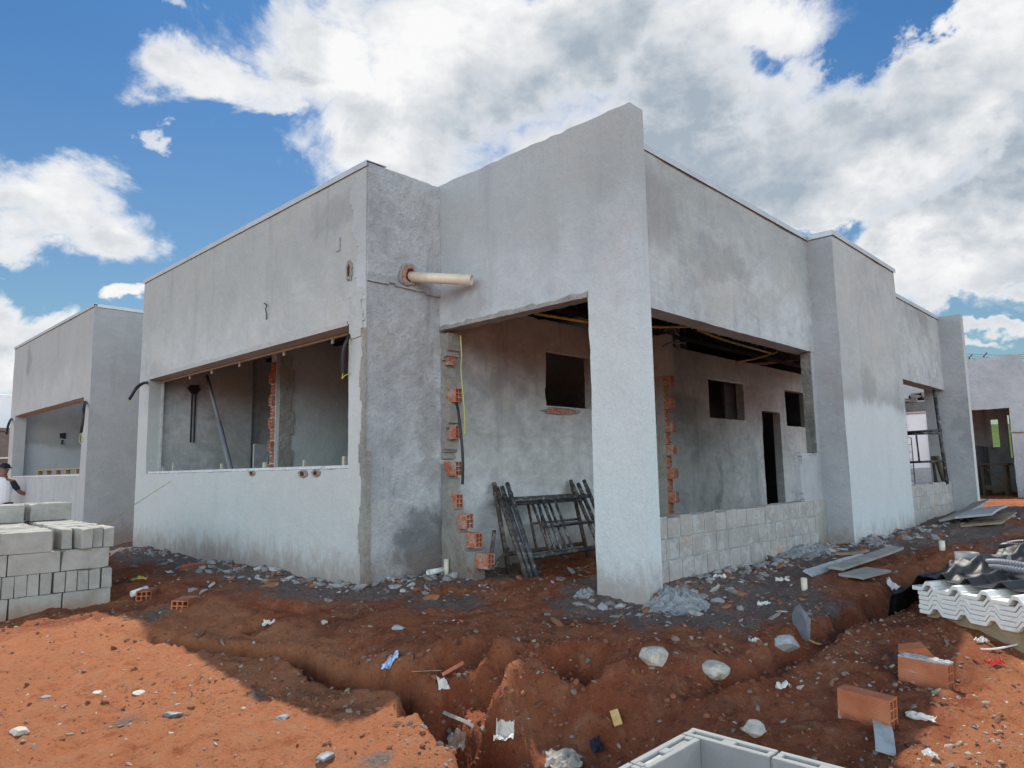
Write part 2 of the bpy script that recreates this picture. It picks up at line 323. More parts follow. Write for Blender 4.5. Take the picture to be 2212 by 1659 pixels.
def soil():
    m, t = newmat('red_soil'); p = t.pos(); dust = t.n('ShaderNodeAttribute', {}, out=2, attribute_name='dust')
    deep = t.n('ShaderNodeAttribute', {}, out=2, attribute_name='cut')
    a = t.noise(p, 1.1, 6, .65, .6); b = t.noise(p, 6, 7, .7, .5); f = t.noise(p, 38, 7, .8); ff = t.noise(p, 150, 4, .85)
    c = t.mix(t.lin(a, .32, .68), (.295, .082, .040), (.40, .15, .077))
    sun_pale = t.n('ShaderNodeAttribute', {}, out=2, attribute_name='sun_pale')
    c = t.mix(t.math('MULTIPLY', t.sstep(t.math('ADD', sun_pale, t.math('MULTIPLY', t.math('SUBTRACT', a, .5), .8)), .3, .7), .75), c, (.51, .205, .10))  # soil painted paler where the sun falls, on shelf and right corner
    c = t.mix(t.sstep(b, .45, .72, 0, .75), c, (.46, .22, .125))
    c = t.mix(t.sstep(b, .48, .28, 0, .7), c, (.24, .068, .034))
    wet = t.math('MULTIPLY', t.sstep(t.noise(t.vmath('ADD', p, (5, 2, 0)), 2.2, 7, .72, .7), .50, .66), t.math('SUBTRACT', 1.0, t.math('MULTIPLY', sun_pale, .85)))
    c = t.mix(t.math('MULTIPLY', wet, .6), c, (.115, .050, .036))
    c = t.mix(t.math('MULTIPLY', deep, .5), c, t.mix(t.lin(f, .3, .7), (.29, .072, .033), (.40, .12, .056)))
    db = t.noise(p, 2.4, 7, .72, .8)
    dd = t.sstep(t.math('ADD', dust, t.math('MULTIPLY', t.math('SUBTRACT', db, .5), 1.3)), .38, .72)
    c = t.mix(t.math('MULTIPLY', dd, .88), c, t.mix(t.lin(f, .3, .7), (.13, .105, .095), (.25, .225, .205)))
    pp = t.sstep(t.noise(t.vmath('ADD', p, (3, 8, 0)), 3.1, 7, .75, .6), .62, .70)
    c = t.mix(t.math('MULTIPLY', pp, .5), c, (.40, .33, .25))
    c = t.mix(t.sstep(f, .57, .68, 0, .6), c, (.46, .32, .22))
    c = t.mix(t.sstep(f, .46, .33, 0, .8), c, (.085, .036, .025))
    c = t.mix(t.sstep(ff, .62, .75, 0, .45), c, (.42, .30, .22))
    h = t.math('ADD', t.math('MULTIPLY', f, .7), t.math('MULTIPLY', ff, .35)); h = t.math('ADD', h, b)
    t.out(c, .97, t.bump(h, 1.0, .04), spec=.08); return m
M['soil'] = soil()
def chip():
    m, t = newmat('rubble_chip'); p = t.pos(); a = t.n('ShaderNodeAttribute', {}, out=0, attribute_name='tint')
    c = t.mix(t.lin(t.noise(p, 40, 5, .7), .3, .7, 0, .4), a, (.24, .15, .11))
    t.out(c, .95, t.bump(t.noise(p, 90, 4, .7), .4, .006), spec=.1); return m
M['chip'] = chip()
def grass():
    m, t = newmat('hill_grass'); p = t.pos(); a = t.noise(p, .8, 8, .75)
    t.out(t.mix(t.lin(a, .3, .7), (.03, .065, .010), (.085, .125, .03)), .9, t.bump(a, .6, .3), spec=.1); return m
M['grass'] = grass()
# ------------------------------------------------------------------ sky, clouds and sun
SUN_AZ, SUN_EL = 53.0, 56.8
def sky():
    w = bpy.data.worlds.new('World'); SC.world = w; w.use_nodes = True; t = NT(w.node_tree)
    d = t.n('ShaderNodeTexCoord', out=0)
    s = t.n('ShaderNodeTexSky', sky_type='NISHITA', sun_disc=False, sun_elevation=R(SUN_EL), sun_rotation=R(90-SUN_AZ), air_density=1.35, dust_density=.6, ozone_density=2.2)
    elv = t.math('ARCSINE', t.n('ShaderNodeSeparateXYZ', {0: d}, out=2))
    base = t.n('ShaderNodeBackground', {0: t.mix(1.0, s, t.mix(t.sstep(elv, .12, .62), (.70, .92, 1.06), (.34, .70, 1.05)), 'MULTIPLY'), 1: SKY_S})
    ca, sa = math.cos(YAW), math.sin(YAW)
    u = t.math('ARCTAN2', t.vmath('DOT_PRODUCT', d, (sa, -ca, 0), out=1), t.vmath('DOT_PRODUCT', d, (ca, sa, 0), out=1))
    z = t.n('ShaderNodeSeparateXYZ', {0: d}, out=2); v = t.math('ARCSINE', z)
    uv = t.n('ShaderNodeCombineXYZ', {0: u, 1: v, 2: 0})
    def toang(x, y):
        q = ray(x, y); q.normalize()
        return math.atan2(q.x*sa-q.y*ca, q.x*ca+q.y*sa), math.asin(q.z)
    n1 = t.noise(t.scalev(d, (1, 1, 1.35)), 7, 9, .6, .25, color=True)
    wv = t.scalev(t.vmath('SUBTRACT', n1, (.5, .5, .5)), (.30, .20, 0))
    q = t.vmath('ADD', uv, wv)
    def blobs(lst, op='MAXIMUM'):
        acc = None
        for (x, y, rx, ry, wt) in lst:
            a, b = toang(x, y) if x is not None else y
            k = 1/F
            l = t.vmath('LENGTH', t.vmath('MULTIPLY', t.vmath('SUBTRACT', q, (a, b, 0)), (1/(rx*k), 1/(ry*k), 0)), out=1)
            e = t.sstep(l, 1.35, .25, 0, wt)
            acc = e if acc is None else t.math(op, acc, e)
        return acc
    cl = [(1020, 170, 330, 210, 1), (690, 140, 210, 140, 1), (480, 190, 190, 85, .95), (580, 230, 140, 60, .8), (880, 330, 260, 150, 1), (700, 330, 150, 60, .62), (1250, 80, 360, 170, 1), (1500, 300, 330, 260, 1), (1330, 380, 300, 200, 1),
          (1760, 380, 330, 190, 1), (1990, 260, 190, 170, 1), (2140, 90, 150, 130, 1), (1560, 60, 260, 110, .9), (1700, 190, 150, 120, .8), (2080, 480, 260, 130, 1), (1900, 560, 140, 60, .8), (2180, 560, 120, 90, .95), (2260, 300, 160, 300, 1),
          (125, 425, 150, 85, .85), (45, 500, 110, 55, .8), (325, 305, 42, 26, .62), (60, 740, 110, 75, 1), (20, 800, 90, 90, 1), (285, 655, 55, 30, .9), (2180, 690, 70, 32, .75), (2110, 745, 60, 16, .6), (2290, 620, 90, 60, .8),
          (420, 12, 80, 26, .55), (600, 20, 60, 40, .6), (240, 450, 60, 25, .42), (20, 610, 30, 14, .4),
          (None, (-2.5, .28), 1500, 440, 1.1), (None, (2.5, .26), 1500, 430, 1.1), (None, (3.14, .28), 900, 430, 1.1), (None, (-1.5, .25), 500, 260, .9), (None, (1.45, .3), 500, 330, .95)]  # out-of-view clouds added as fill light for the shaded facades
    hole = blobs([(1880, 85, 90, 60, 1), (1975, 20, 70, 30, .8), (655, 205, 50, 40, .2), (1640, 155, 50, 40, .4), (1765, 500, 95, 26, .7), (2190, 630, 80, 35, .6)])
    fb = t.noise(t.scalev(d, (1, 1, 1.5)), 5.5, 10, .60, .15)
    fb2 = t.noise(t.scalev(d, (1, 1, 1.5)), 17, 8, .62, .1)
    dens = t.math('ADD', blobs(cl), t.math('MULTIPLY', t.math('SUBTRACT', fb, .5), .85))
    dens = t.math('ADD', dens, t.math('MULTIPLY', t.math('SUBTRACT', fb2, .5), .42))
    dens = t.math('SUBTRACT', dens, t.math('MULTIPLY', hole, .85))
    cov = t.sstep(dens, .22, .84)
    gray = blobs([(1490, 330, 240, 230, 1), (1330, 120, 200, 150, .65), (1100, 260, 230, 120, .55), (1760, 300, 220, 90, .75), (2110, 410, 220, 75, .95), (1960, 215, 150, 70, .55), (2210, 250, 90, 160, .75), (820, 260, 120, 50, .5), (1640, 420, 160, 100, .7), (620, 150, 90, 30, .35), (130, 460, 90, 30, .3), (2130, 80, 60, 50, .3), (60, 780, 80, 30, .25)])
    sh = t.noise(t.vmath('ADD', t.scalev(d, (1, 1, 1.7)), (.05, .03, .06)), 6.5, 8, .58, .2)
    g = t.math('ADD', t.math('MULTIPLY', gray, .8), t.math('MULTIPLY', t.math('SUBTRACT', sh, .455), 2.1))
    g = t.math('ADD', g, t.math('MULTIPLY', t.math('SUBTRACT', fb2, .5), .8))
    g = t.math('ADD', g, .10)
    g = t.math('MULTIPLY', g, t.sstep(dens, .45, .95), clamp=True)
    cc = t.mix(g, (1.0, 1.0, 1.0), (.40, .475, .555))
    cc = t.mix(t.sstep(t.math('ABSOLUTE', u), .95, 1.7), cc, t.mix(1.0, cc, (.86, 1.0, 1.06), 'MULTIPLY'))  # bluish tint on the added fill clouds
    back = t.sstep(t.math('ABSOLUTE', u), .95, 1.7, 1, CLOUD_FILL)  # unseen clouds behind the camera, brightened as added fill light
    cloud = t.n('ShaderNodeBackground', {0: cc, 1: t.math('MULTIPLY', back, CLOUD_S)})
    mx = t.n('ShaderNodeMixShader', {0: cov, 1: base, 2: cloud})
    t.n('ShaderNodeOutputWorld', {'Surface': mx}, out=None)
    w.cycles.sampling_method = 'MANUAL'; w.cycles.sample_map_resolution = 512
SKY_S, CLOUD_S, CLOUD_FILL = .060, .75, 3.9
sky()
sl = bpy.data.lights.new('sun', 'SUN'); sl.energy = 5.0; sl.angle = R(.53); sl.color = (1, .93, .82)
so = bpy.data.objects.new('sun', sl); COL.objects.link(so)
sd = Vector((math.cos(R(SUN_AZ))*math.cos(R(SUN_EL)), math.sin(R(SUN_AZ))*math.cos(R(SUN_EL)), math.sin(R(SUN_EL))))
so.rotation_euler = sd.to_track_quat('Z', 'Y').to_euler()
vs = SC.view_settings; SC.display_settings.display_device = 'sRGB'
vs.view_transform = 'Standard'; vs.look = 'None'; vs.exposure = .35; vs.gamma = 1; vs.use_curve_mapping = False
SC.cycles.max_bounces = 8; SC.cycles.diffuse_bounces = 5; SC.cycles.use_denoising = True
SC.cycles.sample_clamp_indirect = 6

# ------------------------------------------------------------------ ground
CP = [(287, 1180, -.99), (400, 1195, -.97), (530, 1222, -1.0), (660, 1243, -1.0), (770, 1256, -.98), (870, 1250, -.98), (960, 1240, -1.0), (1150, 1245, -1.0), (1275, 1235, -1.01), (1293, 1270, -.96), (1391, 1298, -1.0),
      (1424, 1264, -.90), (1600, 1224, -.90), (1780, 1170, -.86), (1843, 1176, -.87), (1978, 1139, -.85), (2067, 1108, -.79), (2115, 1101, -.745),
      (430, 1265, -1.04), (620, 1300, -1.04), (860, 1300, -1.03), (1000, 1310, -1.04), (1150, 1300, -1.04), (1290, 1322, -1.02), (1430, 1345, -1.04), (1600, 1290, -.98), (1750, 1240, -.91), (1900, 1190, -.88), (2010, 1165, -.85), (2150, 1128, -.74), (2200, 1100, -.72), (2190, 1180, -.78),
      (240, 1290, -1.13), (300, 1325, -1.14), (100, 1345, -1.19), (0, 1360, -1.2), (240, 1310, -1.19), (430, 1330, -1.12), (560, 1335, -1.10),
      (0, 1450, -1.21), (300, 1440, -1.23), (430, 1440, -1.24), (600, 1450, -1.24), (0, 1659, -1.30), (400, 1659, -1.31), (740, 1555, -1.25), (870, 1535, -1.24), (900, 1659, -1.33), (760, 1470, -1.24),
      (900, 1370, -1.06), (1100, 1360, -1.06), (1240, 1365, -1.05), (860, 1420, -1.10), (1190, 1390, -1.07), (1130, 1450, -1.12), (1300, 1470, -1.16), (1200, 1560, -1.33), (1330, 1590, -1.40), (1060, 1560, -1.30), (1180, 1659, -1.58), (1320, 1650, -1.52),
      (1500, 1480, -1.15), (1600, 1540, -1.2), (1700, 1520, -1.19), (1870, 1560, -1.2), (2050, 1480, -1.15), (2100, 1600, -1.22), (2212, 1500, -1.17), (2000, 1400, -1.08), (1700, 1455, -1.12), (2212, 1400, -1.10), (2100, 1360, -1.04), (2212, 1230, -.93), (1950, 1330, -1.03), (1580, 1400, -1.08), (1850, 1290, -.99), (1900, 1659, -1.24), (1650, 1600, -1.26), (1500, 1560, -1.25), (1800, 1659, -1.3)]
cps = [atz(*p) for p in CP] + [Vector(p) for p in [(-3, -3, -1.45), (-3, 8, -1.25), (1, 0, -1.4), (3, -2, -1.35), (8, -4, -1.1), (16, -4, -.95), (26, 0, -.88), (26, 12, -.95), (10, 20, -1.15), (2, 26, -1.25), (-4, 20, -1.25), (2, 12, -1.2), (3.4, 14, -1.2), (8, 8, -1.0), (12, 8, -.95), (12, 4.5, -.92), (8, 4.5, -1.0), (18, 3, -.86), (21, 3.5, -.90), (16, 6, -.9), (26, -5, -.9)]]
CX = np.array([[p.x, p.y] for p in cps]); CZ = np.array([p.z for p in cps])
_D = np.hypot(CX[:, None, 0]-CX[None, :, 0], CX[:, None, 1]-CX[None, :, 1])
_A = np.block([[np.sqrt(_D**2+.03)-0*np.eye(len(CX)), np.ones((len(CX), 1))], [np.ones((1, len(CX))), np.zeros((1, 1))]])
_W = np.linalg.solve(_A + np.diag([-.02]*len(CX)+[0]), np.append(CZ, 0))
def base_z(x, y):
    x = np.clip(x, -4, 26); y = np.clip(y, -5, 26); o = np.full(np.shape(x), _W[-1])
    for (cx, cy), w in zip(CX, _W[:-1]): o = o + w*np.sqrt((x-cx)**2+(y-cy)**2+.03)
    return o
# eroded trenches: (pixel x, pixel y, ground level there, depth, half width)
TR = [[(300, 1366, -1.17, .05, .05), (440, 1388, -1.18, .20, .055), (600, 1402, -1.18, .24, .06), (745, 1438, -1.18, .30, .075), (885, 1474, -1.19, .32, .10), (978, 1510, -1.22, .48, .16), (1048, 1562, -1.26, .50, .19), (1125, 1640, -1.36, .46, .22), (1190, 1725, -1.45, .40, .28)],
      [(900, 1498, -1.19, .32, .10), (965, 1484, -1.18, .46, .16), (1030, 1458, -1.16, .40, .15), (1090, 1434, -1.12, .22, .10), (1150, 1407, -1.08, .16, .07), (1215, 1405, -1.07, .16, .08), (1265, 1416, -1.08, .22, .08), (1330, 1400, -1.06, .05, .07)],
      [(1500, 1470, -1.13, .05, .10), (1570, 1452, -1.12, .14, .10), (1640, 1432, -1.1, .20, .10), (1720, 1390, -1.07, .17, .09), (1790, 1362, -1.05, .12, .08), (1830, 1330, -1.03, .18, .09), (1900, 1300, -1.0, .18, .10), (1990, 1255, -.95, .12, .10), (2080, 1210, -.9, .06, .1)],
      [(560, 1345, -1.11, .05, .08), (640, 1320, -1.08, .06, .08), (500, 1300, -1.07, .0, .08)],
      [(930, 1440, -1.12, .10, .10), (975, 1420, -1.09, .20, .12), (1030, 1398, -1.07, .16, .10), (1080, 1380, -1.06, .04, .08)]]
def seg_dist(x, y, a, b):
    dx, dy = b[0]-a[0], b[1]-a[1]; tt = np.clip(((x-a[0])*dx+(y-a[1])*dy)/(dx*dx+dy*dy+1e-9), 0, 1)
    return np.hypot(x-a[0]-tt*dx, y-a[1]-tt*dy), tt
TP = [[(atz(px, py, z), d, w) for px, py, z, d, w in L] for L in TR]
def cut_z(x, y):
    wob = fbm3(x*3.3, y*3.3, 0*x, 4, 31)*.07+fbm3(x*13, y*13, 0*x, 3, 33)*.035
    best = np.zeros(np.shape(x))
    for L in TP:
        for (a, da, wa), (b, db, wb) in zip(L[:-1], L[1:]):
            d, tt = seg_dist(x, y, a, b); dep = da+(db-da)*tt; w = wa+(wb-wa)*tt
            q = np.clip((d+wob-w*.6)/(w*.7+.03), 0, 1); k = 1-q*q*(3-2*q)
            best = np.maximum(best, dep*k)
    return best*(.98+.5*fbm3(x*2.1, y*2.1, 0*x, 3, 35))
def house_dist(x, y):
    def bd(x0, x1, y0, y1): return np.hypot(np.maximum(np.maximum(x0-x, x-x1), 0), np.maximum(np.maximum(y0-y, y-y1), 0))
    return np.minimum(np.minimum(bd(3.75, 4.9, 5.45, 11.3), bd(4.64, 8.4, 3.05, 3.3)), np.minimum(bd(8.36, 10.74, 2.8, 3.1), bd(10.7, 13.5, 2.6, 3.1)))
def ground_z(x, y, fine=True):
    x = np.asarray(x, float); y = np.asarray(y, float)
    z = base_z(x, y) - cut_z(x, y)
    near = np.clip(1.3-np.maximum(np.abs(x-6)-8, np.abs(y-4)-8)/4, 0, 1)
    z = z + fbm3(x*1.6, y*1.6, 0*x, 3, 3)*.045
    z = z + fbm3(x*7, y*7, 0*x, 4, 11)*.026*near + fbm3(x*3.2, y*3.2, 0*x, 3, 15)*.032*near*np.clip(house_dist(x, y)*1.5, 0, 1)
    if fine:
        z = z + (np.abs(fbm3(x*19, y*19, 0*x, 3, 23))-.25)*.030*near
    ct = cut_z(x, y)
    z = z - ct*(fbm3(x*5, y*5, 0*x, 3, 41))*.30 + np.clip(ct*5, 0, 1)*(fbm3(x*12, y*12, 0*x, 3, 43)*.030+np.maximum(0, fbm3(x*24, y*24, 0*x, 2, 47))*.020*(1 if fine else 0))
    return z
def gz(x, y): return float(ground_z(np.array([x]), np.array([y]))[0])
def on_ground(px, py, z=-1.15):
    """where the sight line measured in the photograph meets the ground"""
    d = ray(px, py)
    ts = np.linspace(1.5, 30, 2400); X, Y, Z = d.x*ts, d.y*ts, d.z*ts
    G = ground_z(X, Y, False); i = np.argmax(Z < G); p = d*float(ts[i])
    return Vector((p.x, p.y, gz(p.x, p.y)))
def lines(segs):
    o = []
    for a, b, n in segs: o += list(np.linspace(a, b, n, endpoint=False))
    return np.array(o)
gx = lines([(-400, -60, 6), (-60, -10, 14), (-10, -1, 16), (-1, .8, 24), (.8, 6.2, 245), (6.2, 9, 80), (9, 14, 70), (14, 26, 50), (26, 60, 16), (60, 500, 8), (500, 501, 2)])
gy = lines([(-400, -60, 6), (-60, -10, 14), (-10, -1, 16), (-1, .7, 30), (.7, 5.8, 235), (5.8, 9, 80), (9, 14, 36), (14, 26, 30), (26, 60, 14), (60, 500, 8), (500, 501, 2)])
GX, GY = np.meshgrid(gx, gy, indexing='ij'); GZ = ground_z(GX, GY)
nx, ny = GX.shape; I = np.arange(nx*ny).reshape(nx, ny)
FQ = np.stack([I[:-1, :-1], I[1:, :-1], I[1:, 1:], I[:-1, 1:]], -1).reshape(-1, 4)
def dust_at(x, y):
    h = house_dist(x, y); du = np.clip(1.12-h/1.1, 0, 1)*.92
    du = du + np.clip(fbm3(x*1.1, y*1.1, 0*x, 4, 77)-.05, 0, 1)*.9*np.clip((x-2.6)/2, 0, 1)
    du = du + .16*np.clip((x-3.6)/1.2, 0, 1)*np.clip((3.4-y)/.8, 0, 1)
    for px, py, z, rr in [(1480, 1320, -1.0, .45), (1840, 1195, -.88, .6), (960, 1300, -1.04, .7), (560, 1490, -1.25, .16), (820, 1640, -1.3, .14), (330, 1340, -1.16, .3), (270, 1545, -1.26, .2), (2150, 1060, -.85, 1.8)]:
        c = atz(px, py, z); du = np.maximum(du, np.clip(1.1-np.hypot(x-c.x, y-c.y)/rr, 0, 1)*.8)
    return np.clip(du, 0, 1)
CUT = cut_z(GX, GY); DU = np.clip(dust_at(GX, GY)-CUT*3.5, 0, 1)
ground = mesh_np('ground', np.stack([GX, GY, GZ], -1).reshape(-1, 3), FQ, M['soil'], {'dust': ('FLOAT', DU.ravel()), 'sun_pale': ('FLOAT', np.clip(np.maximum(np.clip((2.95-GX)/.3, 0, 1)*np.clip((6.9-GY)/.4, 0, 1), np.clip((1.1-GY)/.35, 0, 1)*np.clip((8-GX)/2, 0, 1))-CUT*4, 0, 1).ravel()), 'cut': ('FLOAT', np.clip(CUT*5, 0, 1).ravel())})  # pale mask follows the sunlit shelf and right corner
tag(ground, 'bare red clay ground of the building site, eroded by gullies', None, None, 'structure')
# grassy rise behind the far house
hx, hy = np.meshgrid(np.linspace(34, 120, 40), np.linspace(-60, 60, 60), indexing='ij')
hz = -1.2+np.clip((hx-36)*.10, 0, 5)+fbm3(hx*.08, hy*.08, 0*hx, 4, 5)*.8
I2 = np.arange(hx.size).reshape(hx.shape)
hill = mesh_np('hill', np.stack([hx, hy, hz], -1).reshape(-1, 3), np.stack([I2[:-1, :-1], I2[1:, :-1], I2[1:, 1:], I2[:-1, 1:]], -1).reshape(-1, 4), M['grass'])
tag(hill, 'green grassy slope seen through the far house', None, None, 'structure')

# ------------------------------------------------------------------ wall builder
def wall(name, mats, parent, O, ud, nd, u0, u1, z0, z1, t, holes=(), step=.09, rough=.004, edge=.005, keep=None, top=0, endmat=None, amp_edge=None, capmat=None, disp=None):
    """a solid wall on plane O + u*ud + z, facing nd, with openings; edges slightly uneven as hand plastered"""
    O, ud, nd = Vector(O), Vector(ud), Vector(nd)
    def ax(a, b, br):
        k = sorted({round(a, 5), round(b, 5), *[round(v, 5) for v in br if a < v < b]}); o = []
        for p, q in zip(k[:-1], k[1:]):
            n = max(1, int(math.ceil((q-p)/step-1e-6))); o += list(np.linspace(p, q, n, endpoint=False))
        return np.array(o+[b])
    U = ax(u0, u1, [h[0] for h in holes]+[h[1] for h in holes]); Z = ax(z0, z1, [h[2] for h in holes]+[h[3] for h in holes])
    uc, zc = (U[:-1]+U[1:])/2, (Z[:-1]+Z[1:])/2
    K = np.ones((len(uc), len(zc)), bool)
    for a, b, c, d in holes: K &= ~((uc[:, None] > a) & (uc[:, None] < b) & (zc[None] > c) & (zc[None] < d))
    if keep: K &= np.array([[keep(a, b) for b in zc] for a in uc])
    Kp = np.pad(K, 1); cnt = Kp[:-1, :-1].astype(int)+Kp[1:, :-1]+Kp[:-1, 1:]+Kp[1:, 1:]
    UU, ZZ = np.meshgrid(U, Z, indexing='ij')
    wx = [O[i]+UU*ud[i] + (ZZ if i == 2 else 0) for i in range(3)]
    bd = (cnt < 4) & (cnt > 0)
    j1 = fbm3(wx[0]*9, wx[1]*9, wx[2]*9, 3, 51); j2 = fbm3(wx[0]*9+50, wx[1]*9, wx[2]*9, 3, 52)
    E = np.where(bd, edge, 0.)
    if amp_edge is not None: E = np.where(bd, amp_edge(UU, ZZ, edge), 0.)
    inner = (UU > u0+1e-4) & (UU < u1-1e-4)
    du = np.where(inner, E*j1, 0); dz = E*j2 + np.where((ZZ > z1-1e-4), top*j1, 0)
    dn = rough*fbm3(wx[0]*2.2, wx[1]*2.2, wx[2]*2.2, 4, 53)*1.6
    if disp is not None: dn = dn+disp(wx, UU, ZZ)
    fr = np.stack([wx[i]+du*ud[i]+dn*nd[i]+(dz if i == 2 else 0) for i in range(3)], -1)
    bk = np.stack([wx[i]+du*ud[i]-(t)*nd[i]+(dz if i == 2 else 0) for i in range(3)], -1)
    n = UU.size; I = np.arange(n).reshape(UU.shape); mb = MB()
    mb.v = [tuple(v) for v in np.concatenate([fr.reshape(-1, 3), bk.reshape(-1, 3)])]
    for i in range(len(uc)):
        for j in range(len(zc)):
            if not K[i, j]: continue
            a, b, c, d = I[i, j], I[i+1, j], I[i+1, j+1], I[i, j+1]
            mb.f += [(a, b, c, d), (a+n, d+n, c+n, b+n)]; mb.m += [0, 0]
            for cond, p, q, e in ((not Kp[i, j+1], d, a, 'u0'), (not Kp[i+2, j+1], b, c, 'u1'), (not Kp[i+1, j], a, b, 'z0'), (not Kp[i+1, j+2], c, d, 'z1')):
                if cond:
                    mi = 0
                    if endmat == e and ((e == 'u0' and i == 0) or (e == 'u1' and i == len(uc)-1)): mi = 1
                    if capmat and e in capmat: mi = capmat[e]
                    mb.f.append((p, q, q+n, p+n)); mb.m.append(mi)
    used = sorted({k for f in mb.f for k in f}); rm = {k: i for i, k in enumerate(used)}
    mb.v = [mb.v[k] for k in used]; mb.f = [tuple(rm[k] for k in f) for f in mb.f]
    return mb.build(name, mats, parent)
def lumps(a, f=7, seed=61):
    return lambda wx, U, Z: a*(fbm3(wx[0]*f, wx[1]*f, wx[2]*f, 4, seed)+.6*np.maximum(0, fbm3(wx[0]*f*2.7, wx[1]*f*2.7, wx[2]*f*2.7, 3, seed+3)))
X_, Y_ = (1, 0, 0), (0, 1, 0); NX, NY = (-1, 0, 0), (0, -1, 0)
def hollow_brick(mb, L=.24, w=.09, h=.14, nw=2, nh=3, dep=.11, M4=Matrix(), ends=(1, 1), wall_t=.009):
    """ceramic brick along local +x, with square cells open at both ends"""
    def q(a, b, c, d): mb.add([M4 @ Vector(p) for p in (a, b, c, d)], [(0, 1, 2, 3)])
    y0, y1, z0, z1 = -w/2, w/2, -h/2, h/2
    q((0, y0, z0), (L, y0, z0), (L, y0, z1), (0, y0, z1)); q((0, y1, z0), (0, y1, z1), (L, y1, z1), (L, y1, z0))
    q((0, y0, z1), (L, y0, z1), (L, y1, z1), (0, y1, z1)); q((0, y0, z0), (0, y1, z0), (L, y1, z0), (L, y0, z0))
    cw, ch = (w-wall_t*(nw+1))/nw, (h-wall_t*(nh+1))/nh
    ys = [y0]; zs = [z0]
    for i in range(nw): ys += [y0+wall_t+i*(cw+wall_t), y0+wall_t+i*(cw+wall_t)+cw]
    for i in range(nh): zs += [z0+wall_t+i*(ch+wall_t), z0+wall_t+i*(ch+wall_t)+ch]
    ys.append(y1); zs.append(z1)
    for e, x, s in ((ends[0], 0, 1), (ends[1], L, -1)):
        if not e: q((x, y0, z0), (x, y1, z0), (x, y1, z1), (x, y0, z1)); continue
        for i in range(len(ys)-1):
            for j in range(len(zs)-1):
                a, b, c, d = ys[i], ys[i+1], zs[j], zs[j+1]
                if i % 2 == 1 and j % 2 == 1:
                    xi = x+s*dep; q((xi, a, c), (xi, b, c), (xi, b, d), (xi, a, d))
                    q((x, a, c), (xi, a, c), (xi, a, d), (x, a, d)); q((x, b, c), (x, b, d), (xi, b, d), (xi, b, c))
                    q((x, a, c), (x, b, c), (xi, b, c), (xi, a, c)); q((x, a, d), (xi, a, d), (xi, b, d), (x, b, d))
                else: q((x, a, c), (x, b, c), (x, b, d), (x, a, d))
    return mb
def setpar(o, p): o.parent = p; o.location = (0, 0, 0)   # both carry vertices relative to the house
# ------------------------------------------------------------------ the unfinished house in the middle
H = thing('unfinished_house', 'large unfinished house in grey render with open window holes and exposed brick, filling the middle', 'house', (3.75, 5.4, -1))
A0 = 5.445
ragged = lambda lo, z, k: (lambda U, Z, e: np.where(np.abs(Z-z) < 1e-3, k, e))
wall('wall', [M['plA'], M['plB']], H, (3.751, A0, 0), Y_, NX, 0, 5.822, -1.25, 2.958, .20, [(.281, 5.437, .045, 1.413)], endmat='u0', step=.075,
     amp_edge=lambda U, Z, e: np.where(np.abs(Z-1.413) < 1e-3, .004, np.where(np.abs(Z-.045) < 1e-3, .010, np.where(np.abs(U-.281) < 1e-3, .010, .004))))
# broken band of render hanging below the lintel of the big window
mb = MB(); n = 150; vs = []
for i in range(n+1):
    y = A0+.29+i*(5.14/n); j = .030+.020*float(fbm3(y*9, 0, 0, 3, 5)); k = .012*float(fbm3(y*21, 3, 0, 3, 6))
    vs.append((y, 1.413+.012+j+k))
for i in range(n):
    (ya, za), (yb, zb) = vs[i], vs[i+1]
    mb.add([(3.742, ya, 1.409), (3.742, yb, 1.409), (3.737, yb, zb), (3.737, ya, za), (3.76, ya, 1.409), (3.76, yb, 1.409), (3.753, yb, zb+.004), (3.753, ya, za+.004)], [(0, 1, 2, 3), (4, 5, 1, 0), (3, 2, 6, 7)])
mb.build('broken_plaster_edge', M['plN'], H)
# wall facing the yard (roughcast) with its thicker upper coat
wall('wall', [M['plB']], H, (3.951, A0, 0), X_, NY, 0, .886, -1.25, 2.955, .20, step=.03, rough=.004, disp=lumps(.011, 9), top=.012)
def coat_keep(u, z):
    x = 3.756+u; return (z > 1.80+.03*math.sin(u*3)-.06*u) and ((x-4.225)**2+((z-1.925))**2 > .085**2)
wall('plaster_coat', [M['plB']], H, (3.756, A0-.022, 0), X_, NY, 0, .888, 1.62, 2.95, .030, step=.022, rough=.004, disp=lumps(.012, 8, 65), keep=coat_keep, edge=.008, top=.01)
# rough render strip on the corner below the patch
wall('corner_render', [M['plR']], H, (3.751-.012, A0-.012, 0), Y_, NX, 0, .10, -1.05, 1.34, .013, step=.024, rough=.003, disp=lumps(.009, 16, 67), edge=.014, keep=lambda u, z: u < .075+.02*math.sin(z*9))
wall('corner_render', [M['plR']], H, (3.751-.012, A0-.013, 0), X_, NY, 0, .07, -1.02, .2, .013, step=.02, rough=.003, disp=lumps(.009, 16, 68), edge=.014)
wall('plaster_patch', [M['plC']], H, (3.7445, A0+.005, 0), Y_, NX, 0, .30, 1.62, 2.90, .007, step=.03, rough=.002, edge=.012, keep=lambda u, z: u < .20+.05*math.sin(z*5+1)+.03*math.sin(z*17))
wall('plaster_patch', [M['plA']], H, (3.738, A0+.02, 0), Y_, NX, 0, .26, 1.22, 1.75, .013, step=.026, rough=.003, edge=.012, keep=lambda u, z: abs(u-.13) < .10+.02*math.sin(z*23) and z > 1.26+.08*abs(u-.1))
